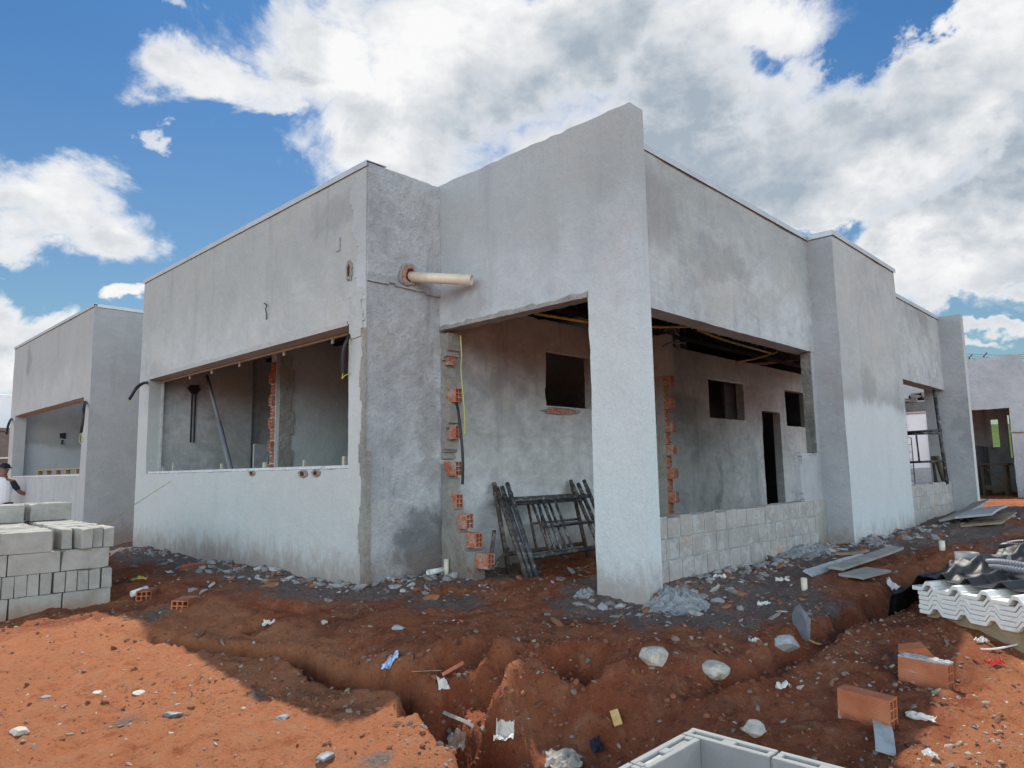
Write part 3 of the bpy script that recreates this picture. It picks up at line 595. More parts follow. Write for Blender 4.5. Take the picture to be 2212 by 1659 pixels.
# porch beam wall with the corner pillar
def amp_c(U, Z, e): return np.where((np.abs(Z-1.445) < 1e-3), .016, np.where(np.abs(U-.485) < 1e-3, .010, .004))
wall('wall', [M['plC'], M['plC'], M['plR']], H, (4.647, 3.05, 0), Y_, NX, 0, 2.395, -1.2, 2.972, .19, [(.485, 2.395, -1.2, 1.445)], step=.06, rough=.007, amp_edge=amp_c, top=.016, capmat={'z0': 2}, disp=lumps(.003, 2.5, 71))
mb = MB(); n = 110     # broken plaster lip on the porch beam
for i in range(n):
    ya, yb = [3.535+k*(1.90/n) for k in (i, i+1)]
    ha, hb = [.028+.022*float(fbm3(y*11, 1, 0, 3, 8))+.04*max(0, .25-(y-3.535)) for y in (ya, yb)]
    xa, xb = [4.634+.008*float(fbm3(y*17, 2, 0, 3, 9)) for y in (ya, yb)]
    mb.add([(xa, ya, 1.43), (xb, yb, 1.43), (xb+.004, yb, 1.445+hb), (xa+.004, ya, 1.445+ha), (4.70, ya, 1.428), (4.70, yb, 1.428), (4.655, yb, 1.452+hb), (4.655, ya, 1.452+ha)], [(0, 1, 2, 3), (4, 5, 1, 0), (3, 2, 6, 7)])
mb.build('broken_plaster_edge', M['plR'], H)
# right-hand facade
wall('wall', [M['plD']], H, (4.837, 3.085, 0), X_, NY, 0, 3.519, 1.30, 2.680, .20, step=.075, rough=.010, disp=lumps(.004, 4, 72), capmat=None)
wall('wall_infill', [M['plE']], H, (4.837, 3.090, 0), X_, NY, 2.90, 3.519, -.40, .135, .05, step=.035, rough=.006, edge=.016, disp=lumps(.003, 5, 73), keep=lambda u, z: u > 2.93+.035*math.sin(z*9)+.02*math.sin(z*31) and z < .12+.015*math.sin(u*13))
wall('wall_jamb', [M['plE'], M['plR']], H, (4.837, 3.088, 0), X_, NY, 3.41, 3.519, .135, 1.30, .115, step=.035, rough=.006, edge=.004, endmat='u0', disp=lumps(.003, 5, 74),
     amp_edge=lambda U, Z, e: np.where(U < 3.415, .012, .0))
wall('broken_plaster_edge', [M['plJ']], H, (8.240, 3.094, 0), (0, 1, 0), NX, 0, .11, .14, 1.296, .02, step=.025, rough=.01, edge=.0, disp=lumps(.014, 12, 75))
wall('wall', [M['plF'], M['plE']], H, (8.356, 2.7955, 0), X_, NY, 0, 2.38, -1.15, 2.684, .30, step=.09, rough=.006, endmat='u0', edge=.003)
wall('wall', [M['plD']], H, (10.736, 2.855, 0), X_, NY, 0, 2.524, 1.18, 2.39, .2, step=.09, rough=.006)
wall('wall', [M['plE'], M['plA']], H, (13.26, 2.53, 0), Y_, NX, 0, .62, -1.05, 2.40, .17, step=.07, rough=.006, endmat='u0', disp=lumps(.004, 5, 76))
# low block walls under the openings
def blockwall(x0, x1, yf, z0, z1, ch, bl, t, nm='block_wall'):
    mb = MB(); mo = MB(); nrow = int(round((z1-z0)/ch)); r = random.Random(3)
    mo.box((x0, yf+.011, z0-.2), (x1, yf+t-.004, z1-.012))
    for k in range(nrow):
        za, zb = z1-(k+1)*ch+.002, z1-k*ch-.002; x = x0-(bl/2 if k % 2 else .06)
        while x < x1:
            L = bl*r.choice((1, 1, 1.05, .95)); a, b = max(x0+.003, x+.0045), min(x1-.003, x+L-.0045); x += L
            if b-a < .03: continue
            j = r.uniform(-.003, .0035); bm_ = MB()
            mb.box((a, yf+j, za+r.uniform(-.003, .003)), (b, yf+t+j, zb+(r.uniform(-.006, .004) if k else r.uniform(-.01, .006))), jit=.0025)
    w = mb.build(nm, M['bmas'], H, bevel=.006, seg=2); m = mo.build('mortar_joints', M['mort'], H); setpar(m, w); return w
blockwall(4.842, 8.36, 3.075, -1.07, -.39, .17, .205, .14)
blockwall(10.75, 13.255, 2.86, -1.0, -.30, .175, .24, .14)
mb = MB()   # crumbs of old render on the infill beside the block wall
wall('render_smear', [M['plR']], H, (7.95, 3.072, 0), X_, NY, 0, .39, -.92, -.46, .012, step=.028, rough=.004, disp=lumps(.012, 9, 77), edge=.012, keep=lambda u, z: z < -.36+.1*math.sin(u*9) and u > .08+.1*math.sin(z*7))
# roof line flashings
def flashing(a, b, ov):
    mb = MB(); a, b = Vector(a), Vector(b); d = (b-a).normalized(); o = Vector(ov); l = .22*o.normalized()
    p = [a+o+Vector((0, 0, -.045)), a+o+Vector((0, 0, .012)), a-l+Vector((0, 0, .014)), a-l+Vector((0, 0, .008)), a+o*.8+Vector((0, 0, .006)), a+o*.8+Vector((0, 0, -.045))]
    mb.prism(p, b-a); mb.build('roof_flashing', M['flash'], H)
flashing((3.751, 5.43, 2.962), (3.751, 11.28, 2.962), (-.016, 0, 0))
flashing((4.842, 3.085, 2.688), (8.335, 3.085, 2.688), (0, -.022, 0))
flashing((8.356, 3.06, 2.692), (8.356, 2.78, 2.692), (-.022, 0, 0)); flashing((8.332, 2.7955, 2.6955), (10.745, 2.7955, 2.6955), (0, -.022, 0))
flashing((10.755, 2.855, 2.397), (13.25, 2.855, 2.397), (0, -.018, 0))
# inside walls
IW = dict(step=.12, rough=.006)
wall('inside_wall', [M['plI']], H, (4.84, 5.5, 0), X_, NY, 0, 9.9, -1.2, 1.80, .14, [(1.50, 2.44, .745, 1.43), (5.47, 6.70, .775, 1.42), (7.37, 8.15, -1.2, .98), (8.43, 9.46, .742, 1.43)], step=.10, rough=.008, edge=.012, disp=lumps(.004, 3, 81),
     amp_edge=lambda U, Z, e: np.where((U < 1.52) & (U > 1.4), .05, .010))
wall('inside_wall', [M['plI']], H, (3.951, 10.98, 0), X_, NY, 0, 1.42, -1.2, 2.2, .12, **IW)
wall('inside_wall', [M['plI']], H, (3.951, 11.12, 0), X_, NY, 0, 9.0, -1.2, 2.9, .14, **IW)
wall('inside_wall', [M['plC']], H, (4.72, 8.96, 0), X_, NY, 0, 5.0, -1.2, 1.9, .14, step=.08, rough=.008, edge=.01)
wall('inside_wall', [M['plI']], H, (9.6, 5.64, 0), Y_, NX, 0, 5.5, -1.2, 2.2, .14, **IW)
wall('inside_wall', [M['plI']], H, (8.30, 5.0, 0), Y_, NX, 0, .5, 1.22, 1.8, .14, step=.05)
wall('inside_wall', [M['plI']], H, (14.5, 3.3, 0), Y_, NX, 0, 2.2, .95, 1.12, .2, **IW)
wall('inside_wall', [M['plI']], H, (14.5, 3.30, 0), Y_, NX, 0, .10, -1.0, .95, .2, **IW)
wall('inside_wall', [M['plI']], H, (14.6, 3.02, 0), Y_, NX, 0, .24, -1.0, 1.8, .2, **IW)
wall('inside_wall', [M['plI']], H, (14.5, 3.40, 0), Y_, NX, 0, 2.1, -1.0, -.38, .2, **IW)
# deeper rooms behind the back wall's openings; the right one coloured dark for its shade
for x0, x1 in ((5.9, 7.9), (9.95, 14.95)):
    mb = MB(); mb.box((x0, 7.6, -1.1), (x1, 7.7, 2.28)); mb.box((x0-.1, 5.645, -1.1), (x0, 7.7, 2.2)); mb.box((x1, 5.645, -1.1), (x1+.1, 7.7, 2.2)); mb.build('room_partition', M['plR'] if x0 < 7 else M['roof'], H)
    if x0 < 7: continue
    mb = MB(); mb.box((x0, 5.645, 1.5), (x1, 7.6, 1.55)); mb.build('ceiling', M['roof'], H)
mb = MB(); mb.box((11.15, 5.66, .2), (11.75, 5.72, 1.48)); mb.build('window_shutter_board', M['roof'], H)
# roof: dark fibre sheets over purlins
mb = MB(); nn = 150
def roof_sheet(x0, x1, y0, y1, z0, z1):
    mb = MB(); n = int((x1-x0)/.09)
    for i in range(n):
        xa, xb = x0+i*(x1-x0)/n, x0+(i+1)*(x1-x0)/n; s = .022
        a = [(xa, y0, z0+s*(i % 2)), (xb, y0, z0+s*((i+1) % 2)), (xb, y1, z1+s*((i+1) % 2)), (xa, y1, z1+s*(i % 2))]
        mb.add(a+[(p[0], p[1], p[2]+.01) for p in a], [(0, 1, 2, 3), (4, 5, 6, 7), (0, 1, 5, 4), (2, 3, 7, 6), (0, 3, 7, 4), (1, 2, 6, 5)])
    return mb.build('roof', M['roof'], H)
roof_sheet(3.96, 9.7, 5.66, 11.1, 2.28, 2.28); roof_sheet(4.84, 15.4, 3.29, 5.66, 2.12, 2.215); roof_sheet(8.2, 15.4, 5.66, 7.8, 2.216, 2.30)
def truss(x0, x1, y, z, n):
    mb = MB(); mb.box((x0, y-.02, z), (x1, y+.02, z+.05)); mb.box((x0, y-.02, z+.24), (x1, y+.02, z+.29))
    for i in range(n):
        a = x0+(x1-x0)*i/n; b = x0+(x1-x0)*(i+.5)/n; c = x0+(x1-x0)*(i+1)/n
        mb.tube([(a, y, z+.03), (b, y, z+.26)], .012, 5); mb.tube([(b, y, z+.26), (c, y, z+.03)], .012, 5)
    mb.build('roof_truss', M['dark'], H)
for y in (3.75, 4.5, 5.2): truss(4.9, 14.4, y, 1.83, 16)
for x in (4.5, 5.6): 
    mb = MB(); mb.box((x, 5.7, 1.86), (x+.06, 11.0, 1.92)); mb.build('roof_purlin', M['dark'], H)
for x in (6.0, 7.4, 8.9, 10.6, 12.3):
    mb = MB(); mb.box((x, 3.3, 2.06), (x+.05, 7.5, 2.10)); mb.build('roof_purlin', M['dark'], H)
mb = MB()
for i in range(9): mb.box((4.6+i*.16, 7.5, 1.97), (4.64+i*.16, 9.6, 2.0))
mb.build('roof_batten', M['flash'], H)
# yellow hose strung through the porch roof space
def hose(pts, r=.016, mat='yel', nm='conduit_hose', par=H, sm=True): 
    P = [Vector(p) for p in pts]; Q = []
    for i in range(len(P)-1):
        a, b, c, d = P[max(i-1, 0)], P[i], P[i+1], P[min(i+2, len(P)-1)]
        for k in range(8):
            t = k/8; Q.append(.5*((2*b)+(c-a)*t+(2*a-5*b+4*c-d)*t*t+(3*b-a-3*c+d)*t**3))
    Q.append(P[-1]); mb = MB(); mb.tube(Q, r, 8); return mb.build(nm, M[mat], par, smooth=sm)
hose([atY(1155, 677, 4.9), atY(1210, 686, 4.6), atY(1268, 695, 4.3), atY(1340, 702, 4.2), atY(1410, 706, 4.2), atY(1490, 706, 4.6)], .015)
hose([atY(1508, 713, 4.3), atY(1560, 733, 4.4), atY(1625, 752, 4.6), atY(1670, 764, 5.0)], .016)
hose([atY(1590, 782, 5.1), atY(1630, 775, 5.0), atY(1680, 760, 4.8)], .014)
hose([atY(1432, 748, 5.0), atY(1450, 740, 5.0), atY(1480, 741, 5.0)], .013, 'pad')
# toothed brick ends left where walls were cut away
clb = MB(); hollow_brick(clb, .24, .09, .14)
def tooth(p, rz, L=.24, mat='clayw', **k):
    mb = MB(); hollow_brick(mb, L, .09, .14, M4=Matrix.Translation(Vector(p)) @ Matrix.Rotation(rz, 4, 'Z'), **k)
    return mb.build('exposed_brick', M[mat], H)
for (px, py, ln) in [(983, 773, .13), (998, 853, .17), (998, 933, .17), (998, 1012, .17), (1000, 1083, .17), (1022, 1127, .24), (1042, 1168, .24), (1068, 1214, .24)]:
    p = atX(px-14, py, 4.69); tooth((4.735, p.y, p.z), R(90), ln, dep=.12)
# masonry behind the lowest, stepped teeth
mb = MB()
for (pa, py0, py1) in [(1003, 1152, 1250), (1022, 1192, 1250), (985, 1108, 1150)]:
    y = atX(pa, py0, 4.66).y; mb.box((4.662, y, -1.15), (4.81, 5.44, atX(pa, py0, 4.66).z), jit=.006)
mb.build('stub_wall', M['plR'], H)
wall('stub_wall', [M['plR']], H, (4.655, 5.30, 0), Y_, NX, 0, .14, -.62, 1.40, .17, step=.03, rough=.004, disp=lumps(.014, 10, 83), edge=.03, keep=lambda u, z: u > .06+.05*math.sin(z*7+1)+.02*math.sin(z*19))
wall('stub_wall', [M['plR']], H, (4.652, 4.92, 0), Y_, NX, 0, .52, -1.1, -.52, .03, step=.035, rough=.004, disp=lumps(.008, 10, 84), edge=.02, keep=lambda u, z: u > .06+(z+1.0)*.85)
# second toothed stub, seen right of the pillar
zt = [.99, .835, .68, .525, .37, .215, .06, -.095, -.25, -.405, -.56, -.715]
for k, z in enumerate(zt):
    tooth((8.335, 5.06-(.0 if k % 2 else .09), z+.17), R(90), .2 if k % 2 else .28)
wall('stub_wall', [M['plR']], H, (8.285, 5.09, 0), X_, NY, 0, .15, -1.1, 1.22, .40, step=.05, rough=.006, disp=lumps(.01, 9, 86), edge=.01)
# third: end of the partition in the big room
for k in range(12):
    tooth((4.70-(.03 if k % 2 else 0), 9.02, 1.47-.155*k), 0, .2)
wall('partition_end', [M['plR']], H, (4.76, 8.935, 0), X_, NY, 0, .30, -1.1, 1.62, .03, step=.045, rough=.006, disp=lumps(.012, 9, 87), edge=.02, keep=lambda u, z: u < .2+.03*math.sin(z*11))
# window dressings of the big window
mb = MB(); mb.box((3.93, 5.74, 1.385), (3.955, 10.86, 1.404)); 
for y in (6.3, 7.3, 8.4, 9.2, 9.9): mb.box((3.935, y, 1.335), (3.952, y+.035, 1.385))
mb.build('lintel_batten', M['batten'], H)
mb = MB(); mb.box((3.775, 5.74, .050), (3.83, 10.86, .068)); mb.box((3.775, 5.74, .068), (3.782, 10.86, .078)); mb.build('window_track', M['frame'], H)
for px in (352, 374, 478, 571, 657, 743):
    p = atX(px, 1015, 3.86); mb = MB(); h = random.uniform(.09, .14); mb.box((3.85, p.y-.02, .05), (3.875, p.y+.02, .05+h), jit=.003); mb.build('wood_wedge', M['batten'], H)
mb = MB(); mb.box((3.925, 10.862, .05), (3.953, 10.879, 1.40)); mb.build('window_edge_strip', M['frame'], H)
# broken holes in the render
def hole(c, nrm, ud, ru, rz, seed, brick=True, core=True):
    """chipped hole: a raised ragged lip of render round a darker brick recess"""
    c, nrm, ud = Vector(c), Vector(nrm), Vector(ud); mb = MB(); n = 26; r = random.Random(seed)
    ring = []
    for k in range(n):
        a = 2*math.pi*k/n; q = 1+r.uniform(-.16, .16)
        ring.append((math.cos(a)*ru*q, math.sin(a)*rz*q))
    P = lambda u, z, d: c+ud*u+Vector((0, 0, z))+nrm*d
    o = [P(u*1.22, z*1.22, .000) for u, z in ring]; m = [P(u*1.08, z*1.08, .018) for u, z in ring]; i = [P(u*.92, z*.92, .010) for u, z in ring]
    vs = o+m+i; fs = []
    for a in (0, n):
        for k in range(n): fs.append((a+k, a+(k+1) % n, a+n+(k+1) % n, a+n+k))
    mb.add(vs, fs); lip = mb.build('plaster_hole', M['plR'], H)
    m2 = MB(); m2.add([P(u*.95, z*.95, .0095) for u, z in ring], [tuple(range(n))]); b = m2.build('hole_recess', M['clayw'] if brick else M['dark'], H); setpar(b, lip)
    if not core: return
    m3 = MB(); m3.add([P(u*.55+ru*.12, z*.72, .0110) for u, z in ring], [tuple(range(n))]); d = m3.build('hole_core', M['dark'], H); setpar(d, lip)
hole((3.744, 5.715, 1.945), NX, Y_, .038, .085, 1)
hole((4.225, A0-.036, 1.925), NY, X_, .095, .10, 2)
for px, py, ru, rz, s in ((655, 1024, .07, .03, 5), (683, 1022, .06, .03, 6), (545, 1022, .06, .025, 7)):
    p = atX(px, py, 3.745); hole((3.745, p.y, p.z), NX, Y_, ru, rz, s)
# sewer pipe stub
pp0 = Vector((4.225, A0+.02, 1.925)); d = (atY(1000, 604, 4.93)-pp0).normalized()
mb = MB(); mb.hollow(pp0, pp0+d*.70, .052, .005, 28); mb.build('drain_pipe', M['pvc'], H, smooth=True, auto=1)
# wires hanging from the facade and conduits
def conduit(pts, r=.014, tail=None):
    c = hose(pts, r, 'black', 'conduit')
    if tail: w = hose(tail, .004, 'wire', 'wire', H); setpar(w, c)
conduit([atX(757, 718, 3.80), atX(752, 730, 3.72), atX(743, 752, 3.68), atX(740, 785, 3.68), atX(741, 806, 3.69)], .016, [atX(741, 806, 3.69), atX(739, 818, 3.69), atX(744, 812, 3.7), atX(756, 806, 3.74)])
conduit([atX(318, 826, 3.76), atX(307, 829, 3.62), atX(295, 838, 3.52), atX(284, 855, 3.47), atX(280, 862, 3.46)], .022, [atX(280, 862, 3.46), atX(277, 868, 3.46), atX(281, 873, 3.46), atX(284, 870, 3.46)])
p = [atX(571, 655, 3.735), atX(576, 660, 3.72), atX(574, 668, 3.72), atX(576, 680, 3.73), atX(575, 690, 3.74)]; hose(p, .006, 'dark', 'wire_stub')
mb = MB(); q = atX(731, 528, 3.744); mb.box((3.733, q.y-.03, q.z-.07), (3.745, q.y+.03, q.z+.07), jit=.002); mb.build('junction_box', M['plA'], H, bevel=.004)
hose([atX(995, 725, 4.655), atX(997, 770, 4.64), atX(996, 800, 4.64), atX(1000, 850, 4.63), atX(1004, 900, 4.63), atX(1003, 940, 4.64)], .006, 'wire', 'wire')
hose([atX(985, 870, 4.655), atX(990, 890, 4.64), atX(997, 950, 4.63), atX(1000, 1000, 4.63), atX(999, 1046, 4.63)], .014, 'black', 'conduit')
# pipes and stain on the far room wall, frame of the small window
mb = MB(); a = atY(418, 845, 10.96)
for dx in (-.02, .03): mb.tube([(a.x+dx, 10.955, a.z-.02), (a.x+dx, 10.955, a.z-.78)], .012, 7)
mb.prism([(a.x-.03, 10.955, a.z-.04), (a.x+.05, 10.955, a.z-.04), (a.x+.10, 10.955, a.z+.03), (a.x+.07, 10.955, a.z+.10), (a.x-.05, 10.955, a.z+.09), (a.x-.09, 10.955, a.z+.04)], (0, .02, 0)); mb.build('pipe_chase', M['dark'], H)
for q0, q1 in (((6.34, 5.52, 1.415), (7.28, 5.56, 1.432)), ((6.34, 5.49, .745), (7.28, 5.56, .757)), ((10.31, 5.49, 1.40), (11.54, 5.53, 1.418))):
    mb = MB(); mb.box(q0, q1); mb.build('window_frame', M['frame'], H)
hole((6.62, 5.492, .70), NY, X_, .30, .035, 11, core=False); 
PR = thing('steel_prop', 'grey blue steel prop leaning diagonally inside the big left window', 'prop', (4.6, 9.6, -1))
mb = MB(); mb.tube([atY(447, 812, 10.5), atY(474, 915, 10.0)], .026, 10); mb.build('outer_tube', M['pad'], PR, smooth=True)
mb = MB(); mb.tube([atY(473, 912, 10.0), atY(499, 1016, 9.6), atY(520, 1100, 9.4)], .034, 10); mb.build('inner_tube', M['pad'], PR, smooth=True)
mb = MB(); q = atY(563, 985, 10.4); mb.box((q.x-.12, 10.38, -1.05), (q.x+.12, 10.42, q.z+.18), jit=.01); tag(mb.build('plywood_sheet', M['board']), 'pale board standing in the dark room behind the toothed brick end', 'board')
# ------------------------------------------------------------------ neighbouring houses
NB = thing('neighbour_house', 'smaller looking grey rendered house on the far left with one wide window hole', 'house', (3.66, 13.4, -1.2))
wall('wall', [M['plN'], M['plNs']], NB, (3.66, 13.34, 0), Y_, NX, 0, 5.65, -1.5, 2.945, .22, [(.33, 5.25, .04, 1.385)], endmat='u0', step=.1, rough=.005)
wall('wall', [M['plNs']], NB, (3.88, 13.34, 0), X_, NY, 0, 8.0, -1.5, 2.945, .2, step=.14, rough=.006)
wall('inside_wall', [M['plF']], NB, (3.9, 17.9+.95, 0), X_, NY, 0, 6.0, -1.3, 2.4, .12, step=.14, rough=.004)
wall('inside_wall', [M['plN']], NB, (7.4, 13.55, 0), Y_, NX, 0, 5.3, -1.3, 2.4, .12, step=.2)
def flash2(a, b, ov, par):
    a, b, o = Vector(a), Vector(b), Vector(ov); l = .24*o.normalized(); mb = MB()
    mb.prism([a+o+Vector((0, 0, -.04)), a+o+Vector((0, 0, .014)), a-l+Vector((0, 0, .016)), a-l+Vector((0, 0, .008)), a+o*.8+Vector((0, 0, .008)), a+o*.8+Vector((0, 0, -.04))], b-a)
    mb.build('roof_flashing', M['flash'], par)
flash2((3.66, 13.325, 2.95), (3.66, 19.0, 2.95), (-.02, 0, 0), NB); flash2((3.70, 13.34, 2.953), (11.9, 13.34, 2.953), (0, -.02, 0), NB)
mb = MB(); mb.box((5.6, 13.56, 2.45), (11.8, 18.9, 2.5)); mb.build('roof', M['roof'], NB)
mb = MB(); mb.box((3.84, 13.69, 1.365), (3.87, 18.6, 1.383)); mb.build('lintel_batten', M['batten'], NB)
mb = MB(); mb.box((3.69, 13.68, .045), (3.74, 18.58, .075)); mb.build('window_track', M['frame'], NB)
mb = MB(); y0 = 13.75; y1 = atX(88, 1024, 3.95).y
mb.box((3.85, y0, .165), (4.0, y1, .195), jit=.004)
for k in range(6): y = y0+.25+k*(y1-y0-.4)/5; mb.box((3.87, y, .045), (3.95, y+.09, .165), jit=.006)
tag(mb.build('timber_shelf', M['wood2']), 'dark timber shelf of short posts lying along the sill of the left house', 'timber')
hose([atX(184, 868, 3.64), atX(181, 885, 3.55), atX(178, 915, 3.53), atX(175, 934, 3.53)], .024, 'black', 'conduit', NB)
hose([atX(175, 934, 3.53), atX(171, 950, 3.53), atX(175, 958, 3.53), atX(179, 950, 3.53), atX(176, 938, 3.53)], .006, 'wire', 'wire', NB)
hose([atX(24, 905, 3.64), atX(19, 915, 3.55), atX(15, 930, 3.50), atX(14, 938, 3.50)], .024, 'black', 'conduit', NB)
q = atY(136, 941, 18.8); mb = MB(); mb.box((q.x-.055, 18.81, q.z-.06), (q.x+.055, 18.84, q.z+.06), jit=.012); mb.tube([(q.x, 18.82, q.z-.1), (q.x-.01, 18.8, q.z-.2)], .02, 6); mb.build('junction_box', M['dark'], NB)
WH = thing('white_house', 'white painted house wall over a brown base at the far left edge of the photo', 'house', (0, 30, -1.2))
mb = MB(); p0 = atY(30, 853, 34); p1 = atY(-300, 853, 34); mb.box((p1.x, 34, -1.4), (p0.x+5, 40, p0.z)); mb.build('wall', M['white'], WH, bevel=.02)
mb = MB(); zt_ = atY(10, 932, 33).z; mb.box((p1.x, 32.8, -1.4), (p0.x+5, 33, zt_)); mb.box((p1.x, 32.7, zt_), (p0.x+5, 33.05, zt_+.12)); mb.build('boundary_wall', M['brown'], WH)
for z in (atY(10, 985, 33).z, ): hose([(p1.x, 32.5, z), (p0.x-1, 32.5, z-.1), (p0.x+4, 32.5, z+.1)], .03, 'pvcw', 'pipe', WH)
# far house on the right
RH = thing('far_house', 'distant unfinished grey house beyond the right end with a dark doorway', 'house', (21.6, 3.5, -.9))
wall('wall', [M['plRt']], RH, (21.6, 2.90, 0), Y_, NX, 0, 5.6, -1.3, 2.68, .2, [(.36, 1.25, -1.3, 1.345), (2.2, 2.74, -.13, 1.35)], step=.12, rough=.012, edge=.02, top=.02, disp=lumps(.008, 2.2, 91))
wall('wall', [M['plRt']], RH, (21.8, 2.90, 0), X_, NY, 0, 6.0, -1.3, 2.5, .2, [], step=.3, rough=.012)
wall('wall', [M['plRt']], RH, (22.6, 2.0, 0), Y_, NX, 0, .9, -1.3, 2.35, .2, step=.15, rough=.012)
wall('inside_wall', [M['plI']], RH, (25.2, 2.9, 0), Y_, NX, 0, 5.6, -1.3, 2.5, .2, [(1.21, 1.42, .43, 1.25), (.93, 1.00, .1, 1.36)], step=.15)
wall('inside_wall', [M['plRt']], RH, (21.8, 4.42, 0), X_, NY, 0, 3.4, -1.3, .45, .1, [(0, 0, 0, 0)], step=.2)
mb = MB(); mb.box((21.7, 3.0, 2.2), (27.5, 8.4, 2.3)); mb.build('roof', M['roof'], RH)
mb = MB(); mb.box((21.66, 5.05, -.2), (21.70, 5.7, 1.36)); mb.build('painted_panel', M['white'], RH)
for px in (2098, 2130): q = atX(px, 772, 22.0); mb = MB(); mb.tube([(22.0, q.y, 2.5), (22.0, q.y+.05, 2.72+.05), (22.02, q.y-.03, 2.86)], .018, 6); mb.build('rebar_stub', M['rebar'], RH)
mb = MB(); q = atX(2196, 932, 21.55); mb.box((21.52, q.y-.25, q.z-.02), (21.58, q.y+.12, q.z+.02), jit=.006); mb.build('wall_batten', M['batten'], RH)
# carpenter's table in its doorway
TB = thing('work_table', 'rough timber work table standing in the dark doorway of the far house', 'table', (22.7, 3.65, -.9))
ya, yb = atX(2172, 1000, 22.7).y, atX(2120, 1000, 22.7).y; zt_ = atX(2140, 1005, 22.7).z
for y in (ya+.02, yb-.02):
    for x in (22.58, 23.05): mb = MB(); mb.box((x, y-.03, -.95), (x+.05, y+.03, zt_), jit=.004); mb.build('leg', M['wood3'], TB)
mb = MB(); mb.box((22.52, ya-.08, zt_), (23.15, yb+.08, zt_+.05), jit=.004); mb.build('table_top', M['wood3'], TB)
mb = MB(); mb.box((22.565, ya, -.74), (22.58, yb, -.62)); mb.tube([(22.57, ya+.05, -.6), (22.57, yb-.1, zt_-.05)], .025, 4); mb.build('brace', M['wood3'], TB)
# things seen through the far right opening
def ladder(loc):
    t = thing('rebar_cage', 'thin rebar ladder cage standing inside the far right window opening', 'rebar', loc)
    a, b = atX(1968, 945, 14.0), atX(1985, 1135, 14.0); c, d = atX(1953, 945, 14.0), atX(1970, 1135, 14.0)
    for p, q in ((a, b), (c, d)): mb = MB(); mb.tube([p, q], .008, 5); mb.build('bar', M['rebar'], t)
    mb = MB()
    for k in range(12): f = k/12; mb.tube([a.lerp(b, f), c.lerp(d, f)], .005, 4)
    mb.build('stirrups', M['rebar'], t)
ladder((14, 3.6, -1))
SF = thing('scaffold_frame', 'dark scaffold frame standing behind the far right block wall', 'scaffold', (13.2, 3.2, -.9), 'scaffold frames on the site')
def bar(par, a, b, r=.021, mat='steel', nm='rail'): mb = MB(); mb.tube([a, b], r, 8); return mb.build(nm, M[mat], par, smooth=True)
bar(SF, atX(2018, 842, 12.9), atX(2046, 1046, 12.9), .028, nm='leg'); bar(SF, atX(1940, 845, 12.9), atX(1962, 1046, 12.9), .028, nm='leg')
for ya, yb in ((934, 929), (938, 935), (999, 996)): bar(SF, atX(1954, ya, 12.88), atX(2035, yb, 12.88), .018)
bar(SF, atX(1979, 938, 12.88), atX(1986, 998, 12.88), .014, nm='brace')
SP = thing('timber_brace', 'dark timber brace leaning against the end pilaster inside the far right opening', 'timber', (13.1, 3.1, -.9))
bar(SP, atX(2022, 985, 13.1), atX(2042, 1045, 13.1), .04, 'wood3', 'plank'); bar(SP, atX(2016, 985, 13.3), atX(2024, 1046, 13.3), .05, 'wood3', 'plank')
for k, (px, py, cl_) in enumerate([(1962, 850, 'eps'), (1978, 853, 'dark'), (1995, 850, 'pvcw')]):
    q = atX(px, py+4, 14.5); mb = MB()
    if k == 2: mb.tube([(14.5, q.y+.2, 1.16+.06), (14.5, q.y-.12, 1.18+.06)], .055, 12)
    else: mb.box((14.45, q.y-.13, 1.122), (14.62, q.y+.10, 1.19+.05*k), jit=.03)
    tag(mb.build('pipe_offcut' if k == 2 else 'rubbish_bundle', M[cl_]), ['pale foam scrap lying on the inner lintel behind the far right opening', 'dark rubbish bundle on the inner lintel between foam scrap and white pipe', 'white pipe offcut lying on the inner lintel behind the far right opening'][k], ['foam scrap', 'rubbish', 'pipe'][k])
# power line far behind on the right
PL = thing('power_line', 'thin black power wires strung across the sky above the far house', 'power line', (60, 10, 0))
for k, py in enumerate((757, 762, 766)):
    a, b = ray(2030, py+3)*80, ray(2330, py-3)*74
    mb = MB(); mb.tube([a.lerp(b, i/10)+Vector((0, 0, -.5*math.sin(math.pi*i/10))) for i in range(11)], .022, 4); mb.build('wire', M['black'], PL)
for px in (2030, 2330):
    q = ray(px, 757)*(80 if px < 2100 else 74); mb = MB(); mb.tube([(q.x, q.y, -2), (q.x, q.y, q.z+.3)], .12, 8); mb.box((q.x-.9, q.y-.06, q.z-.1), (q.x+.9, q.y+.06, q.z+.05)); mb.build('pole', M['wood2'], PL)

# ------------------------------------------------------------------ man at the left edge, arm on the sill
def skin_mesh(name, verts, edges, mat, parent, sub=2):
    me = bpy.data.meshes.new(name); me.from_pydata([v[0] for v in verts], edges, []); o = bpy.data.objects.new(name, me); COL.objects.link(o); o.parent = parent
    s = o.modifiers.new('skin', 'SKIN')
    for sv, v in zip(me.skin_vertices[0].data, verts): sv.radius = v[1] if isinstance(v[1], tuple) else (v[1], v[1])
    me.skin_vertices[0].data[0].use_root = True
    o.modifiers.new('sub', 'SUBSURF').levels = sub; o.modifiers['sub'].render_levels = sub
    me.materials.append(mat)
    return o
hp = atX(8, 1003, 3.28)          # top of the cap
gzp = hp.z-1.70
PS = thing('person', 'man in dark cap and white shirt with black sleeves leaning an arm on the sill', 'person', (hp.x, hp.y, gzp))
PS.rotation_euler = (0, 0, R(-38))   # local +y = facing direction (towards the house)
